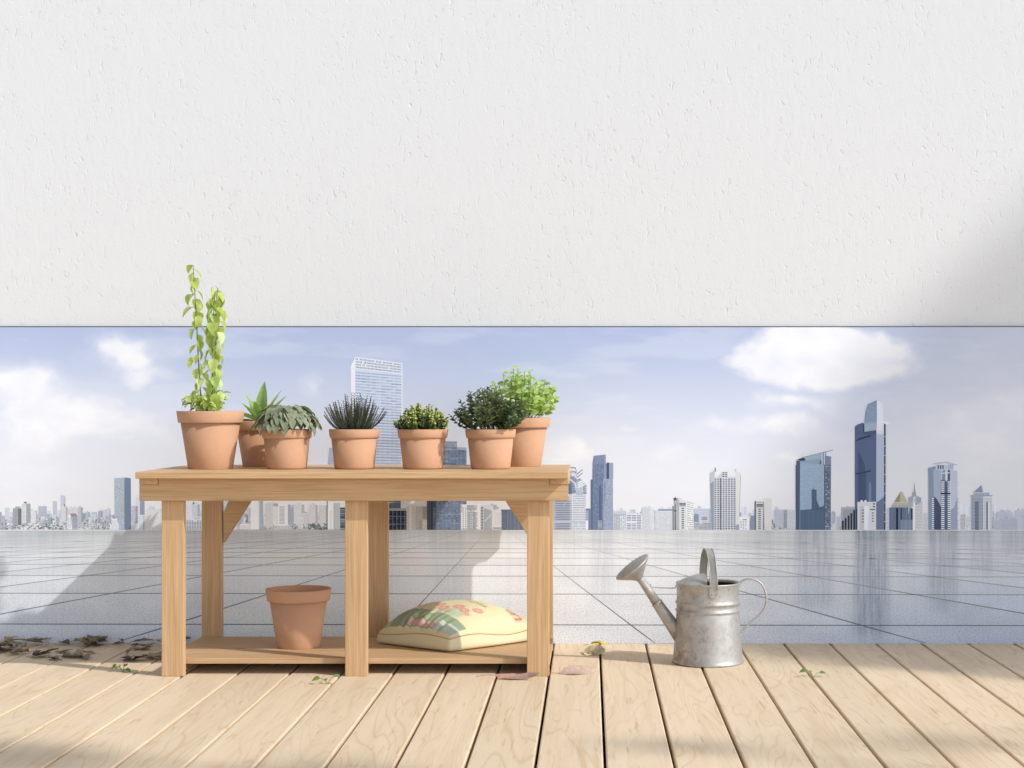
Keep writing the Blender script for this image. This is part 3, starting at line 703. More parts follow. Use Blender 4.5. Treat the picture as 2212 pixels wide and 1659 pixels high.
b = B(); b.rect(2452, 2045, 2506, 2119, (204, 208, 214)); b.rect(2452, 2058, 2506, 2060, (160, 166, 178), .5); b.rect(2452, 2037, 2454, 2046, (180, 184, 194), .5); b.poly([(2466, 2045), (2472, 2036), (2478, 2045)], (220, 222, 228), .3); b.poly([(2484, 2045), (2490, 2036), (2496, 2045)], (220, 222, 228), .3)
b.rect(2480, 2060, 2506, 2119, (222, 225, 229), .6); b.grid(2454, 2060, 2504, 2118, 7, 10, .4, .5, (110, 120, 136), .12, .05, 1); b.done('printed_building')
simple(2504, 2056, 2567, 2119, (230, 232, 236), (128, 138, 158), 3, 9, .86, .48, label='low rounded white office with dark bands', top=[(.25, 4, .45)])
simple(2567, 2030, 2618, 2119, (224, 226, 230), (162, 168, 180), 11, 22, .5, .5, side=15, sd=-14, top=[(.15, 4, .2), (.5, 5, .2)])
simple(2620, 2040, 2636, 2119, (222, 222, 226), (190, 192, 200), 3, 16)
b = B(); b.rect(2634, 2032, 2690, 2119, (230, 231, 234)); b.rect(2634, 2036, 2690, 2044, (156, 166, 186), .4); b.grid(2636, 2048, 2688, 2118, 11, 15, .55, .5, (150, 156, 168), .1, .02); b.poly([(2640, 2033), (2648, 2028), (2656, 2033)], (210, 212, 218), .3); b.poly([(2668, 2033), (2676, 2028), (2684, 2033)], (210, 212, 218), .3); b.done('printed_building')
b = B(); b.rect(2689, 2024, 2696, 2119, (146, 150, 156)); b.poly([(2696, 2119), (2696, 1994), (2714, 1992), (2716, 2119)], (186, 188, 192), .3); b.rect(2716, 2003, 2745, 2119, (222, 223, 222), .6); b.poly([(2745, 2002), (2775, 2008), (2775, 2119), (2745, 2119)], (238, 237, 233), .7)
b.rect(2718, 2012, 2743, 2019, (108, 118, 140), 1); b.rect(2718, 2021, 2743, 2025, (132, 140, 158), 1); b.grid(2726, 2029, 2736, 2116, 1, 10, 1, .5, (104, 110, 122), .06, 0, 1); b.quadgrid((2747, 2003), (2774, 2010), (2774, 2120), (2747, 2120), 6, 13, .55, .42, (138, 138, 142), .12, .06, 1.2)
b.rect(2718, 1993, 2730, 2003, (226, 227, 228), .6); b.rect(2716, 2049, 2745, 2050, (190, 192, 194), 1.2); b.rect(2716, 2067, 2745, 2068, (190, 192, 194), 1.2)
b.poly([(2698.5, 2119), (2699.3, 2015), (2702.5, 2015), (2703.5, 2119)], (120, 112, 102), 1.6); b.rect(2695, 2040, 2706, 2046, (110, 106, 102), 1.7)
star = []
for i in range(10):
    rr = 10.5 if i % 2 == 0 else 4.2; a = PI/2+i*PI/5; star.append((2701+rr*math.cos(a), 1996-rr*math.sin(a)))
for i in range(10): b.poly([(2701, 1996), star[i], star[(i+1) % 10]], [(74, 74, 80), (104, 104, 110)][i % 2], 2)
b.done('printed_building', 'cream and white block with a dark star on a thin mast in front')
simple(2778, 2033, 2836, 2119, (214, 220, 228), (150, 162, 182), 12, 20, .55, .5); simple(2838, 2034, 2856, 2119, (190, 200, 212), (140, 152, 174), 4, 18)
simple(2777, 2056, 2795, 2092, (150, 164, 190), (128, 142, 172), 4, 8); b = B(); b.poly([(2804, 2081), (2808, 2066), (2828, 2066), (2831, 2081)], (180, 172, 178)); b.rect(2804, 2081, 2831, 2092, (222, 220, 222)); b.grid(2808, 2068, 2828, 2090, 5, 3, .5, .4, (120, 114, 124), .1, .1); b.done('printed_building')
simple(2776, 2088, 2846, 2119, (206, 208, 213), (108, 116, 132), 13, 5, .6, .65)
b = B()
b.poly([(2840, 1893), (2856, 1882), (2856, 2119), (2846, 2119), (2840, 1935)], (196, 199, 205)); b.poly([(2841, 1934), (2856, 1924), (2856, 2119), (2846, 2119)], (156, 162, 174), .3)
b.rect(2858, 1871, 2945, 1912, (234, 234, 235), .3); b.poly([(2858, 1886), (2859, 1873), (2864, 1869), (2864, 1886)], (158, 160, 166), .6); b.rect(2938, 1875, 2945, 1887, (208, 208, 210), .6)
b.poly([(2942, 1887), (2962, 1889), (2956, 2119), (2942, 2119)], (228, 227, 222), .5); b.rect(2855, 1908, 2943, 2119, (212, 214, 218), .7)
b.poly([(2866, 1912), (2888, 1888), (2888, 1912)], (210, 208, 210), .9); b.rect(2888, 1888, 2910, 1912, (222, 224, 228), 1); b.grid(2888, 1887, 2910, 1910, 2, 3, .8, .6, (112, 118, 136), .05, 0, 1.3)
b.grid(2856, 1913, 2943, 2118, 8, 27, .72, .52, (108, 114, 126), .12, 0, 1.6); b.rect(2877, 1912, 2885, 2119, (140, 146, 158), 1.2)
for q in range(1, 8): b.rect(2856+q*10.9-.7, 1911, 2856+q*10.9+.7, 2119, (238, 239, 241), 2.2)
b.poly([(2961, 1900), (2963, 1900), (2957.5, 2080), (2956, 2080)], (168, 166, 164), 1.4); b.poly([(2942, 2100), (2956, 2096), (2956, 2119), (2942, 2119)], (168, 172, 182), 1.4)
b.done('printed_tower', 'broad white hotel tower covered by a grid of dark windows')
b = B(); b.rect(2957, 2066, 2997, 2119, (242, 242, 242)); b.rect(2972, 2060, 2992, 2068, (236, 236, 238), .3); b.grid(2959, 2082, 2988, 2118, 3, 6, .5, .4, (110, 112, 118), .1, .05); b.rect(2970, 2077, 2986, 2080, (90, 92, 98), .8); b.done('printed_building', 'small bright white block at the foot of the hotel tower')
simple(3003, 2062, 3019, 2119, (158, 170, 192), (120, 132, 158), 4, 11)
b = B(); b.rect(3018, 2004, 3024, 2119, (118, 124, 134)); b.rect(3024, 2003, 3052, 2119, (219, 220, 216), .3); b.rect(3052, 2008, 3057, 2119, (88, 94, 104), .4); b.poly([(3054, 1995), (3086, 1993), (3086, 2119), (3057, 2119)], (226, 224, 218), .5)
b.rect(3026, 2016, 3051, 2023, (98, 106, 124), 1); b.rect(3026, 2025, 3051, 2029, (112, 120, 138), 1); b.grid(3033, 2033, 3043, 2117, 1, 10, 1, .5, (96, 102, 114), .06, 0, 1); b.grid(3052, 2012, 3057, 2118, 1, 14, 1, .25, (190, 192, 194), .05, 0, 1); b.rect(3026, 2009, 3050, 2011, (150, 148, 146), 1)
b.done('printed_building', 'beige and white slab with a narrow column of windows, right of the hotel tower')
simple(3100, 2038, 3150, 2110, (204, 208, 216), (178, 184, 196), 10, 15, side=16); simple(3148, 2038, 3182, 2114, (224, 226, 230), (160, 168, 182), 9, 18, .5, .5)
b = B()
b.poly([(3182, 2119), (3182, 1860), (3185, 1859), (3185, 1840), (3200, 1845), (3200, 2119)], (98, 111, 136)); b.poly([(3200, 1845), (3278, 1834), (3298, 1858), (3298, 2119), (3198, 2119)], (152, 175, 196), .3)
b.poly([(3297, 1822), (3324, 1826), (3322, 2119), (3297, 2119)], (140, 154, 176), .3); b.poly([(3215, 1828), (3280, 1810), (3290, 1812), (3290, 1858), (3276, 1858), (3276, 1835), (3222, 1842)], (168, 188, 202), .5)
b.poly([(3188, 1838), (3212, 1830), (3222, 1833), (3222, 1842), (3200, 1844)], (78, 90, 110), .4)
b.poly([(3200, 1819), (3309, 1786), (3335, 1793), (3332, 1798), (3212, 1828)], (230, 231, 234), 1.6); b.poly([(3212, 1828), (3332, 1798), (3331, 1801), (3213, 1830)], (138, 152, 176), 1.7)
for q in range(4): b.rect(3286+q*5, 1810-q, 3289+q*5, 1860, (222, 228, 238) if q % 2 == 0 else (124, 136, 160), 1.4)
b.rect(3300, 1858, 3323, 2119, (120, 134, 156), .9); b.grid(3301, 1862, 3318, 2116, 3, 34, .8, .5, (172, 184, 198), .2, .3, 1.4, (92, 104, 128)); b.rect(3296.5, 1858, 3299, 2119, (70, 82, 104), 1.6)
b.grid(3200, 1864, 3296, 2116, 10, 40, .9, .5, (164, 188, 206), .05, .5, .8); b.quadgrid((3200, 1850), (3296, 1858), (3296, 2118), (3200, 2118), 26, 1, .3, 1, (182, 203, 218), .03, 0, 1.2)
b.poly([(3200, 2119), (3200, 2040), (3246, 2036), (3246, 1960), (3252, 1957), (3253, 1942), (3254, 1957), (3266, 1960), (3266, 2000), (3278, 2030), (3296, 2022), (3296, 2119)], (94, 114, 140), 1.4)
b.quadgrid((3200, 2040), (3296, 2040), (3296, 2118), (3200, 2118), 26, 1, .3, 1, (122, 142, 166), .05, 0, 1.8); b.grid(3246, 1966, 3266, 2036, 6, 1, .25, 1, (112, 132, 156), .05, 0, 1.8)
b.done('printed_tower', 'blue glass tower under a slanted white roof blade')
b = B()
b.poly([(3419, 2030), (3419, 1706), (3430, 1698), (3450, 1691), (3505, 1722), (3504, 2119), (3419, 2119)], (100, 113, 146)); b.poly([(3455, 1728), (3504, 1719), (3504, 1735), (3455, 1740)], (90, 102, 132), .4)
b.poly([(3505, 1733), (3536, 1736), (3535, 2119), (3504, 2119)], (184, 193, 208), .4); b.grid(3506, 1740, 3535, 2118, 8, 1, .3, 1, (146, 158, 180), .05, 0, .9)
b.poly([(3536, 1690), (3542, 1694), (3541, 2119), (3536, 2119)], (62, 72, 92), .6); b.poly([(3541, 1695), (3546, 1690), (3545, 2119), (3541, 2119)], (196, 202, 212), .6); b.grid(3536, 1728, 3542, 2105, 1, 10, 1, .06, (232, 235, 240), 0, 0, 1.2)
b.poly([(3470, 1617), (3507, 1600), (3507, 1690), (3457, 1691), (3461, 1650)], (138, 156, 180), .9); b.poly([(3507, 1600), (3531, 1617), (3533, 1690), (3507, 1690)], (214, 220, 230), 1)
b.grid(3468, 1622, 3506, 1688, 9, 12, .7, .4, (156, 174, 194), .08, .4, 1.4)
b.poly([(3456, 1690), (3507, 1688), (3506, 1720), (3455, 1728)], (160, 174, 194), 1.1); b.poly([(3507, 1688), (3534, 1690), (3534, 1726), (3506, 1720)], (212, 217, 226), 1.1); b.grid(3457, 1696, 3506, 1720, 14, 4, .6, .5, (180, 190, 204), .06, .2, 1.6)
b.poly([(3507, 1688), (3526, 1680), (3556, 1690), (3550, 1699), (3528, 1692), (3507, 1696)], (232, 235, 240), 1.8)
b.poly([(3420, 1764), (3440, 1752), (3483, 1739), (3483, 1745), (3445, 1757), (3420, 1768)], (62, 72, 96), 1.5); b.poly([(3420, 1893), (3450, 1888), (3482, 1880), (3482, 1887), (3448, 1894), (3420, 1898)], (62, 72, 96), 1.5)
b.poly([(3430, 2010), (3432, 1804), (3440, 1815), (3458, 1860), (3464, 1900), (3462, 2010)], (78, 91, 120), 1.2); b.poly([(3474, 2005), (3475, 1935), (3480, 1925), (3484, 1940), (3485, 2005)], (132, 146, 172), 1.4); b.grid(3420, 1760, 3503, 2116, 20, 1, .22, 1, (114, 128, 160), .05, 0, 1.7)
b.poly([(3504, 2119), (3504, 2010), (3520, 2000), (3535, 1985), (3535, 2119)], (112, 126, 152), 1.3); b.rect(3452, 1698, 3457, 1730, (70, 80, 104), 1.9); b.done('printed_tower', 'tallest dark blue skyscraper with a curved glass fin on top')
b = B(); b.rect(3365, 2029, 3419, 2119, (184, 187, 193)); b.rect(3372, 2036, 3419, 2119, (168, 172, 180), .3)
for q, (u, v) in enumerate([(3367, 2082), (3378, 2072), (3390, 2062), (3401, 2052), (3412, 2040), (3424, 2034)]): b.rect(u, v, u+8, 2119, (72, 78, 92), 1+q*.05)
b.poly([(3384, 2029), (3388, 2023), (3394, 2024), (3394, 2029)], (196, 198, 204), .4); b.done('printed_building', 'grey block with stepped dark window strips')
b = B(); b.rect(3429, 2007, 3504, 2119, (216, 216, 218)); b.rect(3438, 2024, 3455, 2119, (198, 199, 204), .4); b.poly([(3457, 2022), (3475, 2025), (3471, 2119), (3457, 2119)], (238, 238, 238), .6)
for v in (2013, 2024): b.rect(3491, v, 3500, v+5, (84, 86, 94), 1)
b.rect(3480, 2036, 3500, 2040, (70, 72, 80), 1); b.grid(3486, 2046, 3495, 2090, 1, 4, .8, .38, (78, 80, 88), .05, 0, 1); b.grid(3447, 2034, 3455, 2094, 1, 5, 1, .35, (92, 96, 106), .05, 0, 1)
for u in (3446, 3461): b.poly([(u+5*math.cos(q), 2004-4*math.sin(q)) for q in np.arange(0, 6.2, .7)], (240, 240, 242), .5)
b.done('printed_building', 'white block carrying two round dishes before the tallest skyscraper')
b = B()
b.poly([(3555, 2119), (3555, 2030), (3640, 2028), (3651, 2036), (3652, 2119)], (96, 110, 132)); b.rect(3566, 2020, 3638, 2030, (168, 168, 168), .4); b.poly([(3573, 2010), (3632, 2010), (3638, 2022), (3566, 2022)], (186, 180, 160), .5)
b.poly([(3576, 2008), (3602, 1966), (3608, 1966), (3630, 2008)], (186, 180, 148), .7); b.poly([(3576, 2008), (3602, 1966), (3598, 2008)], (150, 146, 126), .9); b.grid(3556, 2032, 3650, 2118, 18, 1, .25, 1, (146, 158, 176), .1, 0, 1); b.rect(3584, 2032, 3592, 2119, (52, 62, 82), 1.2); b.rect(3601, 2032, 3607, 2119, (60, 70, 92), 1.2); b.rect(3644, 2034, 3651, 2119, (60, 68, 92), 1.2)
b.rect(3600, 2078, 3652, 2119, (112, 126, 148), 1.5); b.grid(3602, 2080, 3650, 2118, 9, 1, .3, 1, (156, 168, 186), .06, 0, 1.8); b.rect(3541, 2030, 3556, 2119, (200, 202, 208), .2); b.grid(3541, 2034, 3556, 2118, 3, 16, .5, .4, (130, 136, 150), .1, 0, .8)
b.done('printed_building', 'dark glass block crowned by a dull gold pyramid')
b = B(); b.poly([(3650, 2119), (3650, 2005), (3690, 2005), (3690, 2119)], (206, 205, 202)); b.poly([(3632, 2060), (3632, 1990), (3644, 1984), (3656, 1980), (3672, 1984), (3684, 1992), (3684, 2010), (3640, 2030)], (168, 172, 182), .3); b.rect(3648, 1969, 3664, 1990, (158, 162, 172), .5); b.poly([(3654, 1970), (3656, 1946), (3657.5, 1926), (3659, 1946), (3661, 1970)], (150, 152, 162), .6); b.poly([(3648, 2010), (3652, 1990), (3660, 1984), (3664, 2008)], (216, 219, 224), .8)
b.grid(3652, 2010, 3689, 2118, 9, 18, .55, .4, (150, 148, 148), .1, .02, 1); b.rect(3652, 2010, 3660, 2119, (228, 228, 226), 1.3); b.grid(3636, 1990, 3684, 2008, 12, 1, .4, 1, (136, 142, 156), .1, 0, 1); b.done('printed_tower', 'pale tiered tower ending in a needle spire')
simple(3690, 2050, 3712, 2119, (206, 206, 208), (164, 166, 172), 6, 14)
b = B()
b.poly([(3713, 2119), (3713, 1912), (3711, 1872), (3742, 1864), (3742, 1880), (3735, 2119)], (136, 149, 170)); b.rect(3734, 1877, 3764, 2119, (170, 178, 194), .3); b.grid(3735, 1880, 3764, 2118, 8, 1, .3, 1, (146, 155, 174), .05, 0, .9); b.poly([(3734, 1985), (3746, 1995), (3755, 2010), (3764, 2030), (3764, 2119), (3734, 2119)], (88, 97, 122), 1.1)
b.grid(3728, 1990, 3735, 2118, 1, 16, 1, .5, (212, 216, 224), .05, 0, 1.5); b.rect(3762, 1920, 3802, 2119, (112, 122, 146), .5); b.grid(3764, 1924, 3777, 2118, 1, 24, 1, .5, (214, 218, 226), .06, 0, 1.2); b.grid(3790, 1924, 3802, 2118, 1, 24, 1, .5, (218, 222, 229), .06, 0, 1.2); b.rect(3778, 1920, 3789, 2119, (96, 106, 132), 1.3); b.rect(3762, 1970, 3802, 1977, (60, 70, 94), 1.6); b.rect(3782, 1888, 3787, 1925, (226, 229, 235), 1.7)
b.poly([(3768, 1920), (3768, 1884), (3780, 1880), (3780, 1920)], (132, 144, 166), 1); b.rect(3790, 1880, 3802, 1920, (96, 104, 126), .6)
b.poly([(3800, 1877), (3829, 1883), (3829, 2119), (3800, 2119)], (192, 197, 207), .8); b.grid(3803, 1884, 3828, 2118, 7, 1, .3, 1, (166, 174, 188), .05, 0, 1.4); b.poly([(3800, 2040), (3815, 2030), (3829, 1990), (3829, 2119), (3800, 2119)], (150, 158, 176), 1.1)
b.grid(3829, 1925, 3835, 2118, 1, 24, 1, .5, (198, 202, 210), .08, 0, .8); b.rect(3745, 1860, 3813, 1882, (186, 192, 202), .6); b.grid(3748, 1860, 3776, 1876, 3, 1, .6, 1, (96, 106, 128), .05, 0, 1); b.grid(3790, 1858, 3812, 1876, 3, 1, .5, 1, (160, 166, 180), .05, 0, 1)
b.poly([(3730, 1857), (3730, 1853), (3784, 1846), (3832, 1859), (3812, 1861), (3782, 1851), (3748, 1858)], (176, 184, 196), 1.8); b.poly([(3764, 1898), (3768, 1891), (3798, 1889), (3798, 1893), (3770, 1894)], (222, 226, 232), 2); b.done('printed_tower', 'grey tower under a flat overhanging roof, striped white down its middle')
simple(3842, 2056, 3862, 2119, (196, 198, 203), (128, 134, 146), 4, 11, side=7); simple(3858, 2062, 3882, 2119, (224, 224, 224), (120, 124, 134), 5, 11, .6, .45)
b = B(); b.rect(3884, 1984, 3932, 2119, (166, 172, 184)); b.rect(3932, 1984, 3968, 2119, (206, 208, 212), .2); b.rect(3882, 1981, 3969, 1985, (146, 152, 164), .8); b.rect(3894, 1968, 3958, 1982, (186, 190, 199), .3); b.grid(3896, 1972, 3956, 1981, 12, 1, .5, .8, (130, 136, 150), .1, 0, .9)
b.poly([(3894, 1969), (3925, 1940), (3931, 1967), (3931, 1969)], (136, 148, 168), .6); b.poly([(3925, 1940), (3958, 1969), (3931, 1969)], (206, 211, 220), .5); b.grid(3886, 1990, 3931, 2117, 9, 22, .5, .5, (104, 112, 130), .12, 0, 1); b.grid(3934, 1990, 3967, 2117, 8, 22, .5, .5, (142, 146, 156), .12, 0, 1)
b.rect(3899, 2006, 3914, 2119, (112, 119, 134), 1.4); b.grid(3900, 2008, 3914, 2117, 3, 20, .5, .4, (150, 156, 168), .1, 0, 1.8); b.rect(3945, 2007, 3950, 2119, (88, 90, 96), 1.5); b.rect(3950, 2008, 3958, 2119, (206, 208, 212), 1.5); b.done('printed_tower', 'stone grey tower with a pointed pyramid roof near the right edge')
for (u0, v0, u1, c) in ((3986, 2046, 4050, (190, 193, 202)), (4058, 2040, 4100, (194, 196, 204)), (4000, 2074, 4068, (178, 182, 194)), (3972, 2084, 4004, (184, 188, 198)), (4086, 2054, 4140, (184, 190, 200)), (4150, 2060, 4200, (190, 195, 204)), (4210, 2040, 4240, (196, 200, 208))):
    simple(u0, v0, u1, 2119, c, tuple(x-26 for x in c), int((u1-u0)/4), int((2119-v0)/5), .5, .45, top=[(.25, 7, .2), (.65, 5, .2)])
for (u0, v0, u1) in ((-60, 2050, -30), (-120, 2030, -90), (-240, 2040, -200), (-330, 2060, -280), (-20, 2046, 8)):
    simple(u0, v0, u1, 2119, (222, 224, 229), (180, 186, 196), 6, 12, side=9)
# plaza joints
p = PB(3)
def strip(x0, y0, x1, y1, w0, w1, c):
    lo, hi = -499., 2699.
    if x1 != x0:
        ta, tb_ = sorted(((lo-x0)/(x1-x0), (hi-x0)/(x1-x0))); ta = max(0, ta); tb_ = min(1, tb_)
        if tb_ <= ta: return
        x0, y0, x1, y1, w0, w1 = x0+(x1-x0)*ta, y0+(y1-y0)*ta, x0+(x1-x0)*tb_, y0+(y1-y0)*tb_, w0+(w1-w0)*ta, w0+(w1-w0)*tb_
    s = .54004; dx, dy = x1-x0, y1-y0; L = math.hypot(dx, dy); nx, ny = -dy/L, dx/L
    n = 8; vs = []; cs = []
    for i in range(n+1):
        t = i/n; x = x0+dx*t; y = y0+dy*t; w = (w0*(1-t)+w1*t)/2
        vs += [UV((x+nx*w)/s, min((y+ny*w), 1389.5)/s, 3), UV((x-nx*w)/s, min(y-ny*w, 1389.5)/s, 3)]
        k = max(0, min(1, (y-1145)/245)); cc = tuple(c[q]+(214-c[q])*(1-k)**1.2*.97 for q in range(3)); cs += [lin(cc)]*2
    p.m.add(vs, [(2*i, 2*i+1, 2*i+3, 2*i+2) for i in range(n)], cs)
for y in (1350, 1283.5, 1245, 1221.5, 1206, 1194.5, 1185.5, 1172):
    q = (y-1145)/245
    strip(-500, y-3, 2700, y+2, .8+q*1.4, .8+q*1.4, (96, 102, 112))
for n in range(-9, 10):
    xb = 830+585*n; x0, y0 = 1070, 1127; t = (1152-1127)/263; xs = x0+(xb-x0)*t
    strip(xs, 1152, xb, 1390, .6, 3.0, (104, 110, 120))
p.done('printed_joints', None)

# ------------------------------------------------------------------ potting bench
TZ = .763; yt, ya, yl = dd(4.83), dd(4.875), dd(4.893); yb = dd(5.460)
XL, XR = -1.663, -.0775
bench = thing('potting_bench', 'long pine potting bench with six legs and a low shelf, against the printed city', 'bench', (-.87, (yt+yb)/2, 0))
box('tabletop', WOODX, (XL, yt, TZ-.024), (XR, yb, TZ), bench, .003)
az0, az1 = TZ-.0245-.084, TZ-.0245
prism('apron', WOODX, [(XL, az0), (XR, az0), (XR, az1-.024), (XR-.07, az1-.024), (XR-.07, az1), (XL+.07, az1), (XL+.07, az1-.024), (XL, az1-.024)], ya, ya+.034, bench, .002)
box('rear_rail', WOODX, (XL+.001, yb-.035, az1-.052), (XR-.001, yb-.003, az1-.0245), bench, .002)
for xa in (XL-.0005, XR-.069): box('cleat', WOODY, (xa, ya-.0012, az1-.0235), (xa+.0695, yb-.003, az1-.0005), bench, .0015)
LEGX = [-1.590, -.908, -.2318]; LW = .083; LT = .034
for x in LEGX:
    box('leg', WOODZ, (x, yl+.012, 0), (x+LW, yl+.012+LT, az0-.0002), bench, .003)
    box('leg', WOODZ, (x, dd(5.41), 0), (x+LW, dd(5.41)+LT, az0-.0002), bench, .003)
SZ = .0605; ys0, ys1 = dd(4.963)-.025, dd(5.41)-.002
box('shelf', WOODX, (LEGX[0]-.002, ys0, SZ-.021), (LEGX[2]+LW+.002, ys1, SZ), bench, .002)
for x in LEGX: box('shelf_bearer', WOODY, (x+.02, ys0+.03, .0), (x+.06, dd(5.41)-.003, SZ-.0215), bench, .002)
yr = dd(5.41)+.006
def bpt(px, py): return ((px-VX)*yr/F, 1-(py-VY)*yr/F)
top = az0-.0005
def brace(pts): prism('brace', WOODX, pts, yr, yr+.03, bench, .002)
a = bpt(482.8, 1106.6); b_ = bpt(482.8, 1173.8); c_ = bpt(554.6, 1082); d_ = bpt(502, 1082)
brace([(a[0], a[1]), (b_[0], b_[1]), (c_[0], top), (d_[0], top)])
xr = LEGX[2]-.0005; w = c_[0]-a[0]
brace([(xr, a[1]), (xr, b_[1]), (xr-w, top), (xr-(d_[0]-a[0]), top)][::-1])

# ------------------------------------------------------------------ terracotta pots
def pot_profiles(R_, r, H, rimh, small):
    """outer wall below the rim, rim, both as (radius, z)"""
    t = .007; zb = H-rimh; rb = r+(R_*.925-r)*(zb/H)
    if small:
        body = [(0, 0), (r*.90, 0), (r*.965, .002), (r, .008), (rb, zb), (rb-t, zb), (r-t, .012), (0, .012)]
        rim = [(rb-.001, zb-.005), (rb+.004, zb-.003), (R_*.955, zb+.002), (R_*.965, zb+.006), (R_-.001, H-.002), (R_-.003, H), (R_-t-.001, H), (R_-t-.003, H-.003), (rb-t, zb)]
    else:
        body = [(0, 0), (r*.985, 0), (r, .0015), (rb, zb), (rb-t, zb), (r-t, .012), (0, .012)]
        rim = [(rb-.001, zb-.0005), (R_*.945, zb), (R_*.95, zb+.002), (R_-.0005, H-.0015), (R_-.002, H), (R_-t-.001, H), (R_-t-.003, H-.003), (rb-t, zb)]
    return body, rim
def make_pot(name, label, loc, R_, r, H, rimh, small, soil=True, group=None):
    t = thing(name, label, 'plant pot', loc, 0, group)
    body, rim = pot_profiles(R_, r, H, rimh, small)
    m = MB(); lathe(m, body, 64); m.build('pot_body', CLAY, t, world=False)
    m = MB(); lathe(m, rim, 64); m.build('rim', CLAY, t, world=False)
    if soil:
        m = MB(); prof = [(0, H-.010)] + [(R_*q, H-.014+R.uniform(-.002, .002)) for q in (.3, .55, .75)] + [(R_-.012, H-.016)]
        lathe(m, prof, 24); m.build('soil', SOIL, t, world=False)
    return t
def pot_at(px, py, z):   # front foot of the pot at that pixel
    return gp(px, py, z)
def auto_smooth(o):
    o.data.polygons.foreach_set('use_smooth', [True]*len(o.data.polygons))
def place_pot(label, px, pyf, z, Rp, rp, Hp, rimp, small, soil=True, group='terracotta pots on the bench'):
    f = gp(px, pyf, z); m0 = f.y/F
    cy = f.y + rp*m0; m = cy/F; x = (px-VX)*m
    return make_pot('terracotta_pot', label, (x, cy, z+.0002), Rp*m, rp*m, Hp*m, rimp*m, small, soil, group), m
PG = 'terracotta pots on the bench'
potA, mA = place_pot('tallest terracotta pot, leftmost on the bench, holding the tall climber', 454.8, 1014.3, TZ, 72.3, 47.4, 124.5, 25, False)
potB, mB = place_pot('terracotta pot half hidden behind the drooping grey leaved plant', 563, 1008.7, TZ, 58, 38, 98.5, 20.5, False)
potC, mC = place_pot('short terracotta pot holding the drooping grey leaved plant', 619.5, 1014.3, TZ, 55.3, 43, 85.5, 17, True)
potD, mD = place_pot('short terracotta pot holding the dark spiky plant', 765.5, 1014.3, TZ, 55.3, 43, 85.5, 17, True)
potG, mG = place_pot('short terracotta pot with the yellow tipped bush, middle of the bench', 913.3, 1014.3, TZ, 55.3, 43, 85.5, 17, True)
potE, mE = place_pot('short terracotta pot holding the dark green bush', 1059.7, 1014.3, TZ, 55.3, 43, 85.5, 17, True)
potF, mF = place_pot('tall terracotta pot at the right end holding the bright green herb', 1128, 1008.3, TZ, 61.5, 40.3, 104.5, 21, False)
potS, mS = place_pot('empty terracotta pot standing on the lower shelf', 645, 1403.5, SZ, 70.6, 46, 125.5, 25, False, soil=False, group=None)

# ------------------------------------------------------------------ plants
def top_of(pot, H): return Vector((pot.location.x, pot.location.y, pot.location.z + H))
# climber
T = top_of(potA, 124.5*mA-.015)
pl = thing('climbing_plant', 'tall climber with pale lime leaves on upright bare stems', 'plant', T)
YG = [(.54, .64, .20), (.62, .72, .28), (.38, .49, .12), (.68, .76, .38)]
def vine(x0, y0, pts, seed, nl):
    r = random.Random(seed); path = smoothpath([T+Vector((x0, y0, 0))] + [T+Vector(q) for q in pts], 8)
    m = MB(); tube(m, path, [.0032-.0018*i/len(path) for i in range(len(path))], 6, (.19, .27, .07)); m.build('stem', LEAFD, pl)
    lm = MB(); n = len(path)
    for k in range(nl):
        t = (k+.6)/nl; i = min(n-2, int(t*(n-1))); p_ = path[i].lerp(path[i+1], (t*(n-1)) % 1)
        a = k*2.4 + r.uniform(-.5, .5)
        L = r.uniform(.040, .058)*(1.0 if t < .95 else .8)
        petL = r.uniform(.004, .015); d0 = dirv(a, r.uniform(.1, .6)); e = p_ + d0*petL + Vector((0, 0, .006))
        tube(lm, smoothpath([p_, p_+d0*petL*.5+Vector((0, 0, .007)), e], 2), .0009, 4, (.30, .38, .10), caps=False)
        dd0 = dirv(a+r.uniform(-.4, .4), r.uniform(-1.35, -.45)); c = vary(r.choice(YG), .12, r)
        leaf(lm, e, dd0, dirv(a, 1.0), L, L*r.uniform(.66, .82), c, 6, r.uniform(.2, .9), r.uniform(.1, .35), lambda q: math.sin(PI*q**.62)**.85 if q < 1 else 0, .0, (c[0]*1.05, c[1]*1.05, c[2]), r.uniform(-.5, .5))
    return lm
S = mA
l1 = vine(-.030, .0, [(-.038, 0, .08), (-.046, .0, .20), (-.052, -.005, .34), (-.060, 0, .46), (-.067, 0, 323*S)], 3, 36)
l2 = vine(.020, .01, [(.018, .01, .10), (.016, .012, .22), (.018, .01, .34), (.020, .008, .42), (.027, .008, 274*S)], 4, 34)
l3 = vine(.014, -.012, [(.012, -.012, .10), (.010, -.01, .20), (.012, -.01, .33), (.018, -.01, 262*S)], 9, 30)
fo = MB()
for q in (l1, l2, l3): fo.add(q.v, q.f, q.c)
r = random.Random(8)
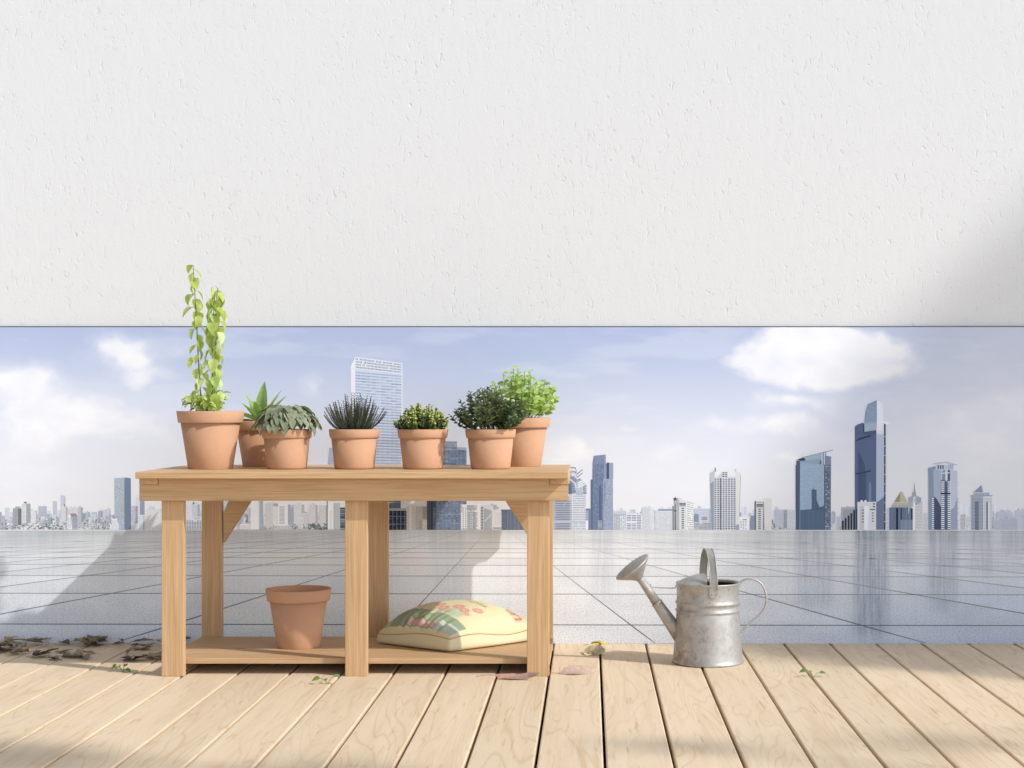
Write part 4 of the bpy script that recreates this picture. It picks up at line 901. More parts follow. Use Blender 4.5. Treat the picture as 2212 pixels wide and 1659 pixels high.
for st in range(15):   # low side shoots at the foot
    a = r.uniform(0, 2*PI); bx = r.choice([-.030, .022]); e = T+Vector((bx, 0, 0))+Vector((math.cos(a)*.04, math.sin(a)*.04, 0)); ln = r.uniform(.03, .09)
    hgt = r.uniform(.02, .10)
    tip = T+Vector((bx+math.cos(a)*ln, math.sin(a)*ln, hgt)); path = smoothpath([T+Vector((bx, 0, -.005)), (T+Vector((bx, 0, 0))).lerp(tip, .5)+Vector((0, 0, .012)), tip], 3)
    tube(fo, path, .0011, 4, (.28, .36, .10), caps=False)
    for k in range(5):
        p_ = path[min(len(path)-1, 2+k)]; aa = a+r.uniform(-1.6, 1.6); L = r.uniform(.028, .046); c = vary(r.choice(YG), .15, r)
        leaf(fo, p_, dirv(aa, r.uniform(-.6, .5)), (0, 0, 1), L, L*.62, c, 5, r.uniform(.2, .9), .25, lambda q: math.sin(PI*q**.62)**.85 if q < 1 else 0)
fo.build('foliage', LEAF, pl)
# agave like rosette
T = top_of(potB, 98.5*mB-.012)
pl = thing('broad_leaved_succulent', 'succulent rosette of broad pointed bright green leaves', 'plant', T)
fo = MB(); r = random.Random(5)
prof_ag = lambda q: (0.55+.45*min(1, q/.35)) * (1-max(0, (q-.42)/.58)**1.9) if q < 1 else 0
spec = [(1.15, 1.45, .172, .058, 0), (.2, 1.12, .155, .054, .1), (.1, .92, .150, .050, .1), (2.9, 1.15, .14, .05, .1), (2.5, 1.05, .12, .044, .1), (1.7, 1.15, .13, .045, .1), (.45, .80, .120, .044, .25), (0.0, .62, .115, .042, .35), (2.9, .62, .115, .045, .35),
        (3.6, .95, .110, .050, .15), (5.6, 1.0, .105, .048, .15), (4.4, 1.15, .10, .048, .05), (3.25, .36, .12, .042, .6), (4.0, .55, .105, .050, .4), (5.1, .5, .10, .046, .5), (6.1, .42, .13, .040, .5), (1.3, .5, .11, .04, .5), (3.5, .25, .13, .036, .7), (2.0, .7, .12, .042, .3)]
for az_, el, L, W, dr in spec:
    c = vary((.27, .42, .12), .12, r)
    leaf(fo, T+dirv(az_, 0)*.008, dirv(az_, el), (0, 0, 1) if el < 1.3 else dirv(az_+PI, .2), L, W, c, 9, dr, .22, prof_ag, 0, (.42, .56, .22))
fo.build('foliage', mat_leaf('succulent_leaf', .25, .38, .45), pl)
# drooping grey green plant
T = top_of(potC, 85.5*mC-.012)
pl = thing('drooping_plant', 'domed plant with drooping dusty grey green oval leaves spilling over its rim', 'plant', T)
fo = MB(); sm = MB(); r = random.Random(12)
for k in range(118):
    a = k*2.39996; q = math.sqrt((k+.5)/118); el = 1.5-1.25*q
    reach = .022+.078*q; h = .106*(1-q**2.2*.70)+r.uniform(-.006, .006)
    e = T+Vector((math.cos(a)*reach, math.sin(a)*reach, h)); mid = T+Vector((math.cos(a)*reach*.35, math.sin(a)*reach*.35, h*.75))
    if r.random() < .5: tube(sm, smoothpath([T+Vector((math.cos(a)*.01, math.sin(a)*.01, -.004)), mid, e], 3), .0011, 4, (.16, .20, .10), caps=False)
    c = vary((.29, .32, .235), .18, r)
    leaf(fo, e, dirv(a+r.uniform(-.3, .3), r.uniform(-.25, .35)-q*.25), (0, 0, 1), r.uniform(.050, .064), r.uniform(.025, .032), c, 7, r.uniform(.8, 1.5), .16, lambda t: math.sin(PI*t**.8)**.8 if t < 1 else 0, 0, (c[0]*.9, c[1]*.92, c[2]*.85))
sm.build('stems', LEAFD, pl); fo.build('foliage', LEAFD, pl)
# spiky heather / lavender
T = top_of(potD, 85.5*mD-.012)
pl = thing('spiky_herb', 'dark spiky herb with many thin needle covered stems fanning out', 'plant', T)
sm = MB(); fo = MB(); r = random.Random(21)
for k in range(120):
    a = r.uniform(0, 2*PI); q = math.sqrt(r.random()); b0 = T+Vector((math.cos(a)*q*.05, math.sin(a)*q*.05, 0))
    sp = q*.082*r.uniform(.8, 1.15); h = (.168-.070*q**1.6)*r.uniform(.58, 1.0)
    tip = b0+Vector((math.cos(a)*sp, math.sin(a)*sp, h)); mid = b0.lerp(tip, .5)+Vector((math.cos(a)*sp*.08, math.sin(a)*sp*.08, -.004))
    path = smoothpath([b0, mid, tip], 5); dk = r.uniform(.8, 1.2)
    tube(sm, path, [.0012*(1-.5*i/len(path)) for i in range(len(path))], 4, (.045*dk, .035*dk, .030*dk), caps=False)
    nn = 46; gcol = r.choice([(.075, .092, .06), (.105, .12, .085), (.060, .078, .052), (.13, .13, .10), (.06, .12, .055)])
    for i in range(nn):
        t = i/nn; p_ = path[min(len(path)-2, int(t*(len(path)-1)))].lerp(path[min(len(path)-1, int(t*(len(path)-1))+1)], (t*(len(path)-1)) % 1)
        ax = (tip-b0).normalized(); aa = i*2.1+k; sd = Vector((math.cos(aa), math.sin(aa), 0)); d = (ax*.85+sd).normalized()
        L = .0130*(1-.64*t)*r.uniform(.7, 1.2); s_ = d.cross(Vector((0, 1, 0))).normalized()*.0014 if abs(d.y) < .9 else Vector((.001, 0, 0))
        c = vary(gcol, .25, r)
        if t > .85: c = vary((.10, .075, .065), .2, r)
        fo.add([p_-s_*.6, p_+d*L*.5-s_, p_+d*L, p_+d*L*.5+s_], [(0, 1, 2, 3)], c)
sm.build('stems', LEAFD, pl); fo.build('foliage', LEAFD, pl)
# shrubby plants
def bush(name, label, T, seed, nst, Rw, Hh, leafL, leafW, cols, tipc, mat, stemc, nper, up=.7, open_=.3, rbase=.03, ell=.0, prof=None, lean=0, fc=0):
    pl = thing(name, label, 'plant', T); sm = MB(); fo = MB(); r = random.Random(seed)
    for k in range(nst):
        a = r.uniform(0, 2*PI); q = math.sqrt((k+.5)/nst)
        b0 = T+Vector((math.cos(a)*q*rbase, math.sin(a)*q*rbase, -.003))
        h = Hh*math.sqrt(max(.04, 1-(q*.92)**2))*r.uniform(.82, 1.06)
        tip = T+Vector((math.cos(a)*q*Rw*r.uniform(.85, 1.08)+lean*h, math.sin(a)*q*Rw, max(.012, h))); mid = b0.lerp(tip, .5)+Vector((math.cos(a)*q*Rw*.12, math.sin(a)*q*Rw*.12, -.004))
        path = smoothpath([b0, mid, tip], 5); tube(sm, path, .0012, 4, stemc, caps=False)
        ax = (path[-1]-path[-3]).normalized()
        base_c = r.choice(cols)
        for i in range(nper):
            t = (i+1)/nper; t = open_+(1-open_)*t; x = t*(len(path)-1); j_ = min(len(path)-2, int(x)); p_ = path[j_].lerp(path[j_+1], x-j_)
            aa = (i//2)*1.57+(i % 2)*PI+k+r.uniform(-.3, .3); sd = Vector((math.cos(aa), math.sin(aa), 0)); d = (ax*up+sd).normalized()
            sz = (1-.35*max(0, t-.75)/.25)*r.uniform(.75, 1.15)
            c = vary(base_c if r.random() < .5 else r.choice(cols), .25, r)
            if tipc and (t > .80 or (t > .45 and math.sin(k*12.9)*.5+.5 < .45)) and r.random() < .85: c = vary(tipc, .2, r)
            leaf(fo, p_, d, (ax+Vector((0, 0, .2)))*(1-fc)+Vector((r.uniform(-.5, .5), -1, .35))*fc, leafL*sz, leafW*sz, c, 3, r.uniform(.1, .7), .25, prof)
    sm.build('stems', LEAFD, pl); fo.build('foliage', mat, pl); return pl
ov = lambda q: math.sin(PI*q**.75)**.7 if q < 1 else 0
T = top_of(potG, 85.5*mG-.012)
bush('yellow_tipped_herb', 'small compact bush with yellow green tips over dark leaves', T, 31, 105, .104, .108, .0125, .0095, [(.075, .125, .035), (.055, .095, .03), (.11, .16, .045)], (.52, .56, .16), LEAFD, (.07, .05, .03), 24, .25, .2, .06, prof=ov, fc=.75)
T = top_of(potE, 85.5*mE-.012)
bush('dark_green_herb', 'dense dark green bush with small glossy oval leaves, spreading wider than its pot', T, 33, 80, .146, .172, .0235, .0120, [(.095, .135, .050), (.130, .175, .070), (.07, .105, .038), (.17, .21, .10)], None, LEAFG, (.12, .10, .06), 20, .8, .2, .05, prof=ov, fc=.55)
T = top_of(potF, 104.5*mF-.012)
bush('bright_green_herb', 'airy bright green herb with round paired leaves in the rear right pot', T, 35, 40, .158, .212, .033, .024, [(.38, .54, .15), (.44, .60, .18), (.28, .44, .10), (.50, .64, .24)], (.50, .64, .22), LEAF, (.20, .26, .08), 13, .3, .25, .05, prof=ov, fc=.8)

# ------------------------------------------------------------------ watering can
mc = .0018157; cx = (1529-VX)*mc; cyy = F*mc
can = thing('watering_can', 'weathered galvanised watering can with a big sprinkler rose, standing on the deck', 'watering can', (cx, cyy, 0))
C0 = Vector((cx, cyy, 0)); ZR = .3155; rT = .1222; rB = .1370
def P(px, py, dy=0): return at(px, py, cyy+dy)
def zx(z): return 1242.1+.2441*z
def zy(z): return 1134.1+.2441*z
prof = [(0, .006), (rB*.97, .004), (rB*1.0, .0), (rB*1.028, .003), (rB*1.03, .008), (rB*1.0, .013)]
def rad(z): return rB + (rT*1.0-rB)*min(1, max(0, (z-.013)/(.20)))**.9
for z in np.linspace(.02, .196, 14): prof.append((rad(z), z))
prof += [(rT+.0006, .200), (rT+.005, .204), (rT+.0055, .208), (rT+.001, .212), (rT+.0005, .222), (rT+.001, .230), (rT+.005, .234), (rT+.0055, .238), (rT+.001, .243), (rT, .25), (rT, .305), (rT+.0025, .309), (rT+.004, .3125), (rT+.0015, .3155), (rT-.002, .314), (rT-.003, .305)]
for z in (.25, .15, .05, .012): prof.append((rad(z)-.004, z))
prof.append((0, .012))
m = MB(); lathe(m, prof, 96); m.build('can_body', METAL, can, world=False)
m = MB(); lathe(m, [(rT-.0055, .304), (rad(.2)-.0065, .2), (rB-.0075, .02), (0, .018)], 64); m.build('can_inner_shade', mat_plain('inner_shade_dark', (.045, .035, .028), .9, .1), can, world=False)  # added dark shell, paints the shade inside the can's opening
# half lid
m = MB(); vs = []; fs = []; n1, n2 = 28, 12
for i in range(n1+1):
    a = PI/2 + .25 + (PI - .42)*i/n1
    for j_ in range(n2+1):
        q = j_/n2; x = rT*.985*math.cos(a); y = rT*.985*math.sin(a)
        ex = -.010; # run from the chord (q=0) to the rim (q=1)
        cxh = ex; cyh = rT*.93*math.sin(a)
        px_ = cxh+(min(x, ex)-cxh)*q; py_ = cyh+(y-cyh)*q
        hz = .034*math.cos(q*PI/2)**.9*max(0, 1-(cyh/(rT*.93))**2)**.7
        vs.append(C0+Vector((px_, py_, ZR-.002+hz)))
for i in range(n1):
    for j_ in range(n2): k = i*(n2+1)+j_; fs.append((k, k+1, k+n2+2, k+n2+1))
m.add(vs, fs); m.build('half_lid', METAL, can)
# carrying strap
m = MB(); n = 30; hw = .0140; th = .0018; vs = []; fs = []
for i in range(n+1):
    t = i/n; a = -PI/2 + PI*t
    yy = (rT+.003)*math.sin(a); zz = ZR-.02 + (.4440-ZR+.02)*max(0, math.cos(a))**.62
    xx = .014 - .024*t
    tx = Vector((math.cos(-.25), math.sin(-.25), 0))
    p_ = C0+Vector((xx, yy, zz)); up_ = Vector((0, math.sin(a), max(.05, math.cos(a)))).normalized()
    for sgn, e in ((-1, 0), (-1, 1), (1, 1), (1, 0)):
        vs.append(p_ + tx*sgn*hw + up_*(th if e else -th))
for i in range(n):
    for k in range(4): fs.append((i*4+k, i*4+(k+1) % 4, i*4+4+(k+1) % 4, i*4+4+k))
fs += [(0, 1, 2, 3), (n*4+3, n*4+2, n*4+1, n*4)]
# raised edges along the strap
m.add(vs, fs); strap = m.build('carrying_strap', METAL, can, smooth=False)
m = MB()
for sgn in (-1, 1): tube(m, [tuple((Vector(vs[i*4+(1 if sgn < 0 else 2)]))) for i in range(n+1)], .0022, 6)
m.build('strap_edges', METAL, can)
m = MB(); lug = C0+Vector((.014, -rT-.0045, ZR-.032))
vs = []; 
for i in range(17): a = PI+PI*i/16; vs.append(lug+Vector((.0168*math.cos(a), 0, .014*math.sin(a)-.004)))
vs += [lug+Vector((.0168, 0, .020)), lug+Vector((-.0168, 0, .020))]
nv = len(vs); vs2 = [v+Vector((0, .005, 0)) for v in vs]
m.add(vs+vs2, [tuple(range(nv)), tuple(range(2*nv-1, nv-1, -1))] + [(i, (i+1) % nv, nv+(i+1) % nv, nv+i) for i in range(nv)]); lg = m.build('strap_lug', METAL, can, smooth=False)
m = MB()
for dx, dz in ((-.008, -.004), (.008, -.004)):
    c = lug+Vector((dx, -.0006, dz)); vs = [c+Vector((0, -.0016, 0))]+[c+Vector((.0022*math.cos(a), 0, .0022*math.sin(a))) for a in np.linspace(0, 2*PI, 9)[:-1]]
    m.add(vs, [(0, 1+i, 1+(i+1) % 8) for i in range(8)])
rv = m.build('rivets', mat_plain('rivet_dark', (.06, .05, .045), .5, .4, .4), None); rv.parent = lg; rv.location = Vector((0, 0, 0)); 
for v in rv.data.vertices: v.co = v.co - can.location
# side handle
m = MB(); pts = [P(zx(1448), zy(548)), P(zx(1462), zy(512)), P(zx(1505), zy(483)), P(zx(1560), zy(477)), P(zx(1625), zy(500)), P(zx(1672), zy(560)), P(zx(1694), zy(640)), P(zx(1680), zy(725)), P(zx(1625), zy(800)), P(zx(1555), zy(860)), P(zx(1500), zy(915)), P(zx(1470), zy(962)), P(zx(1474), zy(1000))]
tube(m, smoothpath(pts, 6), .0042, 10); m.build('side_handle', METAL, can)
# spout
sd = -.012
s0 = P(zx(905), zy(950)); s1 = P(zx(728), zy(693)); s2 = P(zx(576), zy(474))
m = MB(); ax = (s2-s0).normalized()
path = [s0-ax*.02, s0.lerp(s1, .3), s0.lerp(s1, .7), s1-ax*.002, s1, s1+ax*.003, s1+ax*.004]
tube(m, path, [.0285, .0262, .0235, .0216, .0238, .0238, .0195], 28)
tube(m, [s1+ax*.003, s1.lerp(s2, .5), s2-ax*.012, s2-ax*.010, s2-ax*.007, s2], [.0196, .0168, .0142, .0156, .0156, .0136], 28)
m.build('spout', METAL, can)
# rose
rc = P(zx(507), zy(372), -.005); m = MB()
nrm = Vector((-.60, -.11, .79)).normalized(); base = P(zx(578), zy(478))
u_ = nrm.cross(Vector((0, 1, 0))).normalized(); v_ = nrm.cross(u_)
def ring(c, rr, n=40): return [c + (u_*math.cos(2*PI*i/n)+v_*math.sin(2*PI*i/n))*rr for i in range(n)]
RR = .0765; rings = []
for t in np.linspace(0, 1, 7): rings.append(ring(base.lerp(rc-nrm*.004, t), .0137+(RR-.0137)*(t**1.12)))
rings += [ring(rc, RR+.0022), ring(rc+nrm*.003, RR+.001), ring(rc+nrm*.003, RR-.004)]
vs = [p_ for q in rings for p_ in q]; n = 40
m.add(vs, [(j_*n+i, j_*n+(i+1) % n, (j_+1)*n+(i+1) % n, (j_+1)*n+i) for j_ in range(len(rings)-1) for i in range(n)])
rose = m.build('rose', METAL, can)
m = MB(); fr = [ring(rc+nrm*(.003+.009*(1-(k/6)**2)), (RR-.004)*k/6+.0002) for k in range(7)]
vs = [p_ for q in fr for p_ in q]; m.add(vs, [(j_*n+i, j_*n+(i+1) % n, (j_+1)*n+(i+1) % n, (j_+1)*n+i) for j_ in range(6) for i in range(n)])
m.build('rose_face', METAL, can)
m = MB()
for k in range(1, 5):
    for i in range(k*6):
        a = 2*PI*i/(k*6)+k; q = k/4.6; c = rc+nrm*(.0040+.009*(1-q*q))+(u_*math.cos(a)+v_*math.sin(a))*(RR-.004)*q
        m.add([c+(u_*math.cos(b)+v_*math.sin(b))*.0019 for b in np.linspace(0, 2*PI, 7)[:-1]], [tuple(range(6))])
m.build('spray_holes', mat_plain('hole_black', (.015, .012, .01), .9), can)
m = MB(); tube(m, smoothpath([P(zx(668), zy(520)), P(zx(676), zy(542)), P(zx(700), zy(552)), P(zx(780), zy(556)), P(zx(870), zy(558)), P(zx(888), zy(550)), P(zx(902), zy(522))], 5), .0022, 8); m.build('spout_stay', METAL, can)

# ------------------------------------------------------------------ bag of compost
bag = thing('compost_bag', 'plump cream bag printed with red flowers, lying on the lower shelf', 'bag', (-.53, 6.46, SZ))
P0, P1, P2, P3 = Vector((-.535, 6.195, 0)), Vector((-.855, 6.44, 0)), Vector((-.505, 6.735, 0)), Vector((-.200, 6.525, 0))
def bagpt(u, v):  # u along the long side, v across
    return (P0*(1-u)+P3*u)*(1-v) + (P1*(1-u)+P2*u)*v
SEAM = .082
def prof1(t): return max(0, 1-abs(2*t-1)**2.6)
def hump(u, v):
    return (prof1(u)**.62)*(prof1(v)**.62)
def bag_h(u, v):
    h = hump(u, v)
    e = min(u, v, 1-u, 1-v)
    wr = 0
    wk = math.exp(-(u/.16)**2)*min(1, u*14)
    wr += wk*.0075*(math.sin(v*46+2*math.sin(v*9))+.6*math.sin(v*83+1))*prof1(v)
    wk2 = math.exp(-(v/.10)**2)*min(1, v*16)
    wr += wk2*.003*math.sin(u*40+math.sin(u*13)*2)*prof1(u)
    lump = .012*(vn(u*3.1, v*2.7)-.5)*h
    skew = 1+.22*(v-.4)+.12*(u-.5)
    return .112*h*skew + wr + lump
def vn(x, y): return float(vnoise(np.array([x]), np.array([y]), 91)[0])
# drawing on the bag, in (s, t) where s runs along the short side from the near corner and t along the length
def seg(pts, p_): 
    b = 9
    for (x0, y0), (x1, y1) in zip(pts[:-1], pts[1:]):
        dx, dy = x1-x0, y1-y0; L = dx*dx+dy*dy; t = 0 if L == 0 else max(0, min(1, ((p_[0]-x0)*dx+(p_[1]-y0)*dy)/L))
        b = min(b, math.hypot(p_[0]-x0-dx*t, p_[1]-y0-dy*t))
    return b
GL = {'P': [[(0, -.0), (0, 1)], [(0, 1), (.5, 1), (.62, .8), (.5, .55), (0, .52)]], 'u': [[(0, .62), (0, .15), (.15, 0), (.4, 0), (.5, .15)], [(.5, .62), (.5, 0)]],
      'r': [[(0, .62), (0, 0)], [(0, .42), (.15, .6), (.38, .6)]], 'p': [[(0, .62), (0, -.35)], [(0, .5), (.2, .62), (.42, .58), (.52, .32), (.42, .05), (.2, 0), (0, .12)]],
      'o': [[(.25, .62), (.05, .5), (0, .3), (.08, .08), (.26, 0), (.45, .08), (.52, .3), (.45, .52), (.25, .62)]], 's': [[(.42, .52), (.25, .62), (.05, .55), (.05, .40), (.38, .24), (.40, .08), (.2, 0), (0, .08)]],
      'e': [[(.02, .32), (.5, .32), (.46, .54), (.25, .62), (.05, .5), (0, .3), (.08, .08), (.28, 0), (.46, .08)]], 'n': [[(0, .62), (0, 0)], [(0, .45), (.18, .62), (.38, .6), (.48, .45), (.48, 0)]]}
def text_hit(txt, x, y, size, w, adv=.68):
    cx_ = 0
    for ch in txt:
        g_ = GL[ch]; lx = x/size-cx_; ly = y/size
        if -.2 < lx < .9 and -.5 < ly < 1.2:
            for s_ in g_:
                if seg(s_, (lx, ly)) < w: return True
        cx_ += adv + (.12 if ch == 'P' else 0) - (.1 if ch == 'r' else 0)
    return False
CREAM, GREEN, DGREEN, RED, PINK = (.66, .585, .355), (.36, .42, .27), (.22, .26, .16), (.62, .35, .27), (.64, .44, .37)
flowers = [(.60, .47, .052), (.44, .43, .048), (.30, .52, .044), (.36, .60, .030), (.68, .30, .04), (.21, .36, .05)]
def bag_col(u, v):
    # u: 0 at the near short end, v: 0 at the near long side
    c = CREAM
    if .028 < u < .205 and .025 < v < .975:
        c = (.27, .33, .21) if v < .84 else (.34, .50, .26)
        if u < .13 and v < .26: c = (.46, .52, .44)
        if .105 < u < .15 and .38 < v < .62 and math.hypot((u-.125)/.024, (v-.5)/.12) < 1: c = (.36, .46, .24)
        if v > .84 and math.sin(u*160+v*90) > .55: c = (.52, .56, .24)
        if .035 < u < .088 and .25 < v < .62: c = PINK if int(u*190) % 2 else (.60, .33, .28)
        if .045 < u < .095 and .11 < v < .19: c = (.74, .70, .52) if int(v*260) % 3 else (.30, .30, .24)
    if .10 < u < .40 and .14 < v < .60:        # stems fanning from the left to the blooms
        for (a, b_, w_) in ((.38, .38, .006), (.30, .43, .007), (.36, .26, .007), (.25, .34, .008), (.44, .21, .006), (.33, .50, .006)):
            if seg([(.13, .52), (a, b_)], (u, v)) < w_: c = (.62, .56, .30) if u < .20 else (.42, .50, .30)
        for (a, b_, ra, rb) in ((.27, .22, .07, .022), (.24, .30, .06, .020), (.30, .33, .05, .020), (.22, .40, .05, .02)):
            if math.hypot((u-a+.6*(v-b_))/ra, (v-b_)/rb/2) < 1 and u > .2: c = (.44, .53, .36)
    for (a, b_, ra) in ((.385, .345, .055), (.285, .425, .052), (.36, .245, .050), (.255, .33, .030), (.465, .195, .048), (.33, .175, .026), (.335, .52, .045)):
        q = math.hypot((u-a)/ra, (v-b_)/ra); an = math.atan2(v-b_, u-a)
        if q < 1+.12*math.sin(an*7): c = RED if math.sin(an*7) > -.6 or q < .5 else (.56, .17, .14)
        if q < .14: c = (.78, .60, .45)
    if text_hit('Purpose', .50-v, u-.575, .056, .10): c = (.30, .26, .17)
    if .76 < u < .89 and .035 < v < .17: c = (.66, .47, .33)
    if text_hit('en', .215-v, u-.785, .125, .10): c = (.48, .18, .10)
    if u > .93 and v < .12: c = (.42, .52, .40)
    return c
NU = 240
m = MB(); vs = []; cs = []; fs = []
for i in range(NU+1):
    for k in range(NU+1):
        u, v = i/NU, k/NU; p_ = bagpt(u, v); ins = 1
        c0 = bagpt(.5, .5); rnd = 1-.045*(abs(2*u-1)**6)*(abs(2*v-1)**6)
        pinch = 1 - .03*(1-abs(2*v-1)**2)*(abs(2*u-1)**8) - .03*(1-abs(2*u-1)**2)*(abs(2*v-1)**8)
        p_ = c0+(p_-c0)*rnd*pinch
        vs.append((p_.x, p_.y, SZ+SEAM*.62 - .016*hump(.5, 1)*0 + bag_h(u, v) + (.010*math.sin(u*7+v*5))*(1-min(1, hump(u, v)*2))))
        cs.append(bag_col(u, v))
for i in range(NU):
    for k in range(NU): a = i*(NU+1)+k; fs.append((a, a+NU+1, a+NU+2, a+1))
m.add(vs, fs, cs); topm = m.build('bag_top', BAGM, bag)
m = MB(); vs2 = []; fs = []; nb = 60
bt = lambda i, k: Vector(vs[int(round(i*NU/nb))*(NU+1)+int(round(k*NU/nb))])
for i in range(nb+1):
    for k in range(nb+1):
        u, v = i/nb, k/nb; q = bt(i, k); e = min(u, 1-u, v, 1-v)
        edge = Vector((q.x, q.y, 0)); zt = q.z if e < 1e-6 else None
        c0 = bagpt(.5, .5); pull = 1
        # side wall of the lower half: drops from the seam to the shelf near the edge
        tq = min(1, e/.075); drop = math.sin(tq*PI/2)**.6
        ze = bt(min(nb, max(0, i if 0 < i < nb else i)), k).z if e == 0 else None
        # seam height of the nearest edge point
        du = [(u, (0, k)), (1-u, (nb, k)), (v, (i, 0)), (1-v, (i, nb))]; en = min(du, key=lambda z: z[0])[1]; zs = bt(*en).z
        b_out = .010*math.sin(min(1, e/.05)*PI)*(1 if e < .05 else 0)
        dirc = (edge-Vector((c0.x, c0.y, 0))); dirc = dirc.normalized() if dirc.length > 0 else dirc
        # keep the wall steep: shift inner points outward
        zz = zs*(1-drop)+(SZ+.0012)*drop
        vs2.append((edge.x+dirc.x*(.022*math.sin(tq*PI*.9) if tq < 1 else .005), edge.y+dirc.y*(.022*math.sin(tq*PI*.9) if tq < 1 else .005), zz))
for i in range(nb):
    for k in range(nb): a = i*(nb+1)+k; fs.append((a, a+1, a+nb+2, a+nb+1))
m.add(vs2, fs, (CREAM[0]*1.02, CREAM[1]*1.02, CREAM[2]*1.05)); m.build('bag_underside', BAGM, bag)
rim = [vs[i*(NU+1)] for i in range(NU+1)] + [vs[NU*(NU+1)+k] for k in range(NU+1)] + [vs[i*(NU+1)+NU] for i in range(NU, -1, -1)] + [vs[k] for k in range(NU, -1, -1)]
m = MB(); tube(m, rim[::2], .0022, 6, (1, 1, 1)); m.build('seam', STITCH, bag)

# ------------------------------------------------------------------ leaves on the deck
r = random.Random(77)
def dry_leaf(name, label, loc, L, W, col, az_, el=.15, droop=-.4, curl=.6, group=None, cat='leaf', kind=0, mat=None, seed=1, tip=None, upv=(0, 0, 1)):
    t = thing(name, label, cat, loc, 0, group); m = MB(); rr = random.Random(seed); base = Vector(loc)
    if kind == 0:
        leaf(m, base, dirv(az_, el), upv, L, W, col, 8, droop, .35, lambda q: math.sin(PI*q**.8)**.8*(.9+.1*math.sin(q*37)) if q < 1 else 0, .10, tip, curl)
    elif kind == 1:      # lobed, like a plane leaf
        for k in range(5):
            a = az_+(k-2)*.62; LL = L*(.62 if k in (0, 4) else .8 if k in (1, 3) else 1)
            leaf(m, base, dirv(a, el+rr.uniform(-.1, .2)), upv, LL, W*.5, vary(col, .1, rr), 5, droop*rr.uniform(.5, 1.5), .25, lambda q: math.sin(PI*q**.9)**.6 if q < 1 else 0, .08, tip, curl*rr.uniform(-1, 1))
    o = m.build('leaf_blade', mat or DRY, t)
    zmin = min(v.co.z for v in o.data.vertices)
    for v in o.data.vertices: v.co.z += -zmin + .0008 - base.z
    st = MB(); b0 = Vector((0, 0, o.data.vertices[1].co.z)); d = dirv(az_+PI, 0)
    tube(st, smoothpath([b0, b0+d*L*.18+Vector((0, 0, .001)), b0+d*L*.36+Vector((0, 0, max(-b0.z+.001, -.004)))], 3), .0009, 5, (col[0]*.7, col[1]*.7, col[2]*.7))
    so = st.build('leaf_stalk', mat or DRY, t, world=False)
    return t
PUR = [(.20, .13, .15), (.33, .25, .20), (.42, .34, .25), (.17, .12, .12), (.34, .27, .26), (.46, .39, .30)]
spots = []
for k in range(52):
    px_ = r.uniform(-40, 400); lim = 1.0
    py_ = 1391 + r.random()*36
    if px_ < 40 and py_ > 1415: py_ = 1402
    spots.append((px_, py_))
spots += [(72, 1393), (110, 1391), (150, 1394), (165, 1392), (192, 1391.5), (228, 1393), (250, 1391), (300, 1392), (305, 1397), (215, 1395)]
for k, (px_, py_) in enumerate(spots):
    q = gp(px_, py_)
    q.y = min(q.y, DW-.05); L = r.uniform(.035, .100); c = vary(r.choice(PUR), .2, r); lf = r.random() < .45
    stack = .0 if py_ > 1404 else r.uniform(0, .022)
    t = dry_leaf('fallen_leaf', 'crumpled purplish brown dead leaf in the litter heap left of the bench', (q.x, q.y, 0), L, L*r.uniform(.4, .7), c, r.uniform(0, 2*PI), r.uniform(.0, .14)*(2.5 if r.random() < .12 else 1), r.uniform(-.2, .28), r.uniform(-.6, .6), 'dead leaves heaped left of the bench', 'leaf', 1 if lf else 0, seed=k)
    t.location.z = stack
def sprig(px_, py_, label, seed, n=4, s=1.0):
    rr = random.Random(seed); q = gp(px_, py_); t = thing('leafy_sprig', label, 'sprig', q); m = MB(); fo = MB()
    for k in range(n):
        a = rr.uniform(0, 2*PI) if n > 3 else [PI+.1, .15, 2.0][k]; h = rr.uniform(.010, .03)*s; ln = rr.uniform(.012, .03)*s
        e = q+Vector((math.cos(a)*ln, math.sin(a)*ln*.6, h)); tube(m, smoothpath([q+Vector((0, 0, -.006)), q.lerp(e, .5)+Vector((0, 0, .006)), e], 3), .0011*s, 5, (.26, .34, .14))
        c = vary([(.22, .34, .10), (.15, .27, .10), (.30, .38, .13)][k % 3], .2, rr); L = rr.uniform(.026, .04)*s
        leaf(fo, e, dirv(a, rr.uniform(0, .5)), (0, -.6, 1), L, L*.62, c, 5, rr.uniform(.3, 1.2), .2, ov, .05)
    m.build('stalk', LEAFD, t); fo.build('foliage', LEAF, t); return t
sprig(266, 1452, 'small green sprig just left of the front left leg, upright', 3, 6, .9)
sprig(707, 1478, 'small green sprig lying in front of the middle leg', 5, 3, .95)
sprig(1757, 1463, 'small green sprig on a board gap far right of the watering can', 6, 3, .9)
q = gp(1112, 1465); dry_leaf('curled_leaf', 'long curled pinkish brown leaf before the front right leg', (q.x-.075, q.y-.02, 0), .185, .040, (.46, .24, .19), .10, -.45, -1.1, .5, None, 'leaf', 0, seed=4, tip=(.62, .46, .42), upv=(0, -.35, .9))
q = gp(1205, 1457); dry_leaf('narrow_leaf', 'flat narrow pinkish leaf just right of the front right leg', (q.x+.005, q.y, 0), .145, .048, (.50, .36, .33), .08, .12, .25, .3, None, 'leaf', 0, seed=5, tip=(.64, .50, .42), upv=(0, -.6, .7))
q = gp(1285, 1415); dry_leaf('pale_leaf', 'pale ruffled cream leaf lying in the shadow of the watering can', (q.x, q.y-.01, 0), .080, .10, (.64, .56, .38), PI/2, .55, .8, .7, None, 'leaf', 1, seed=6, upv=(0, -.6, .8))
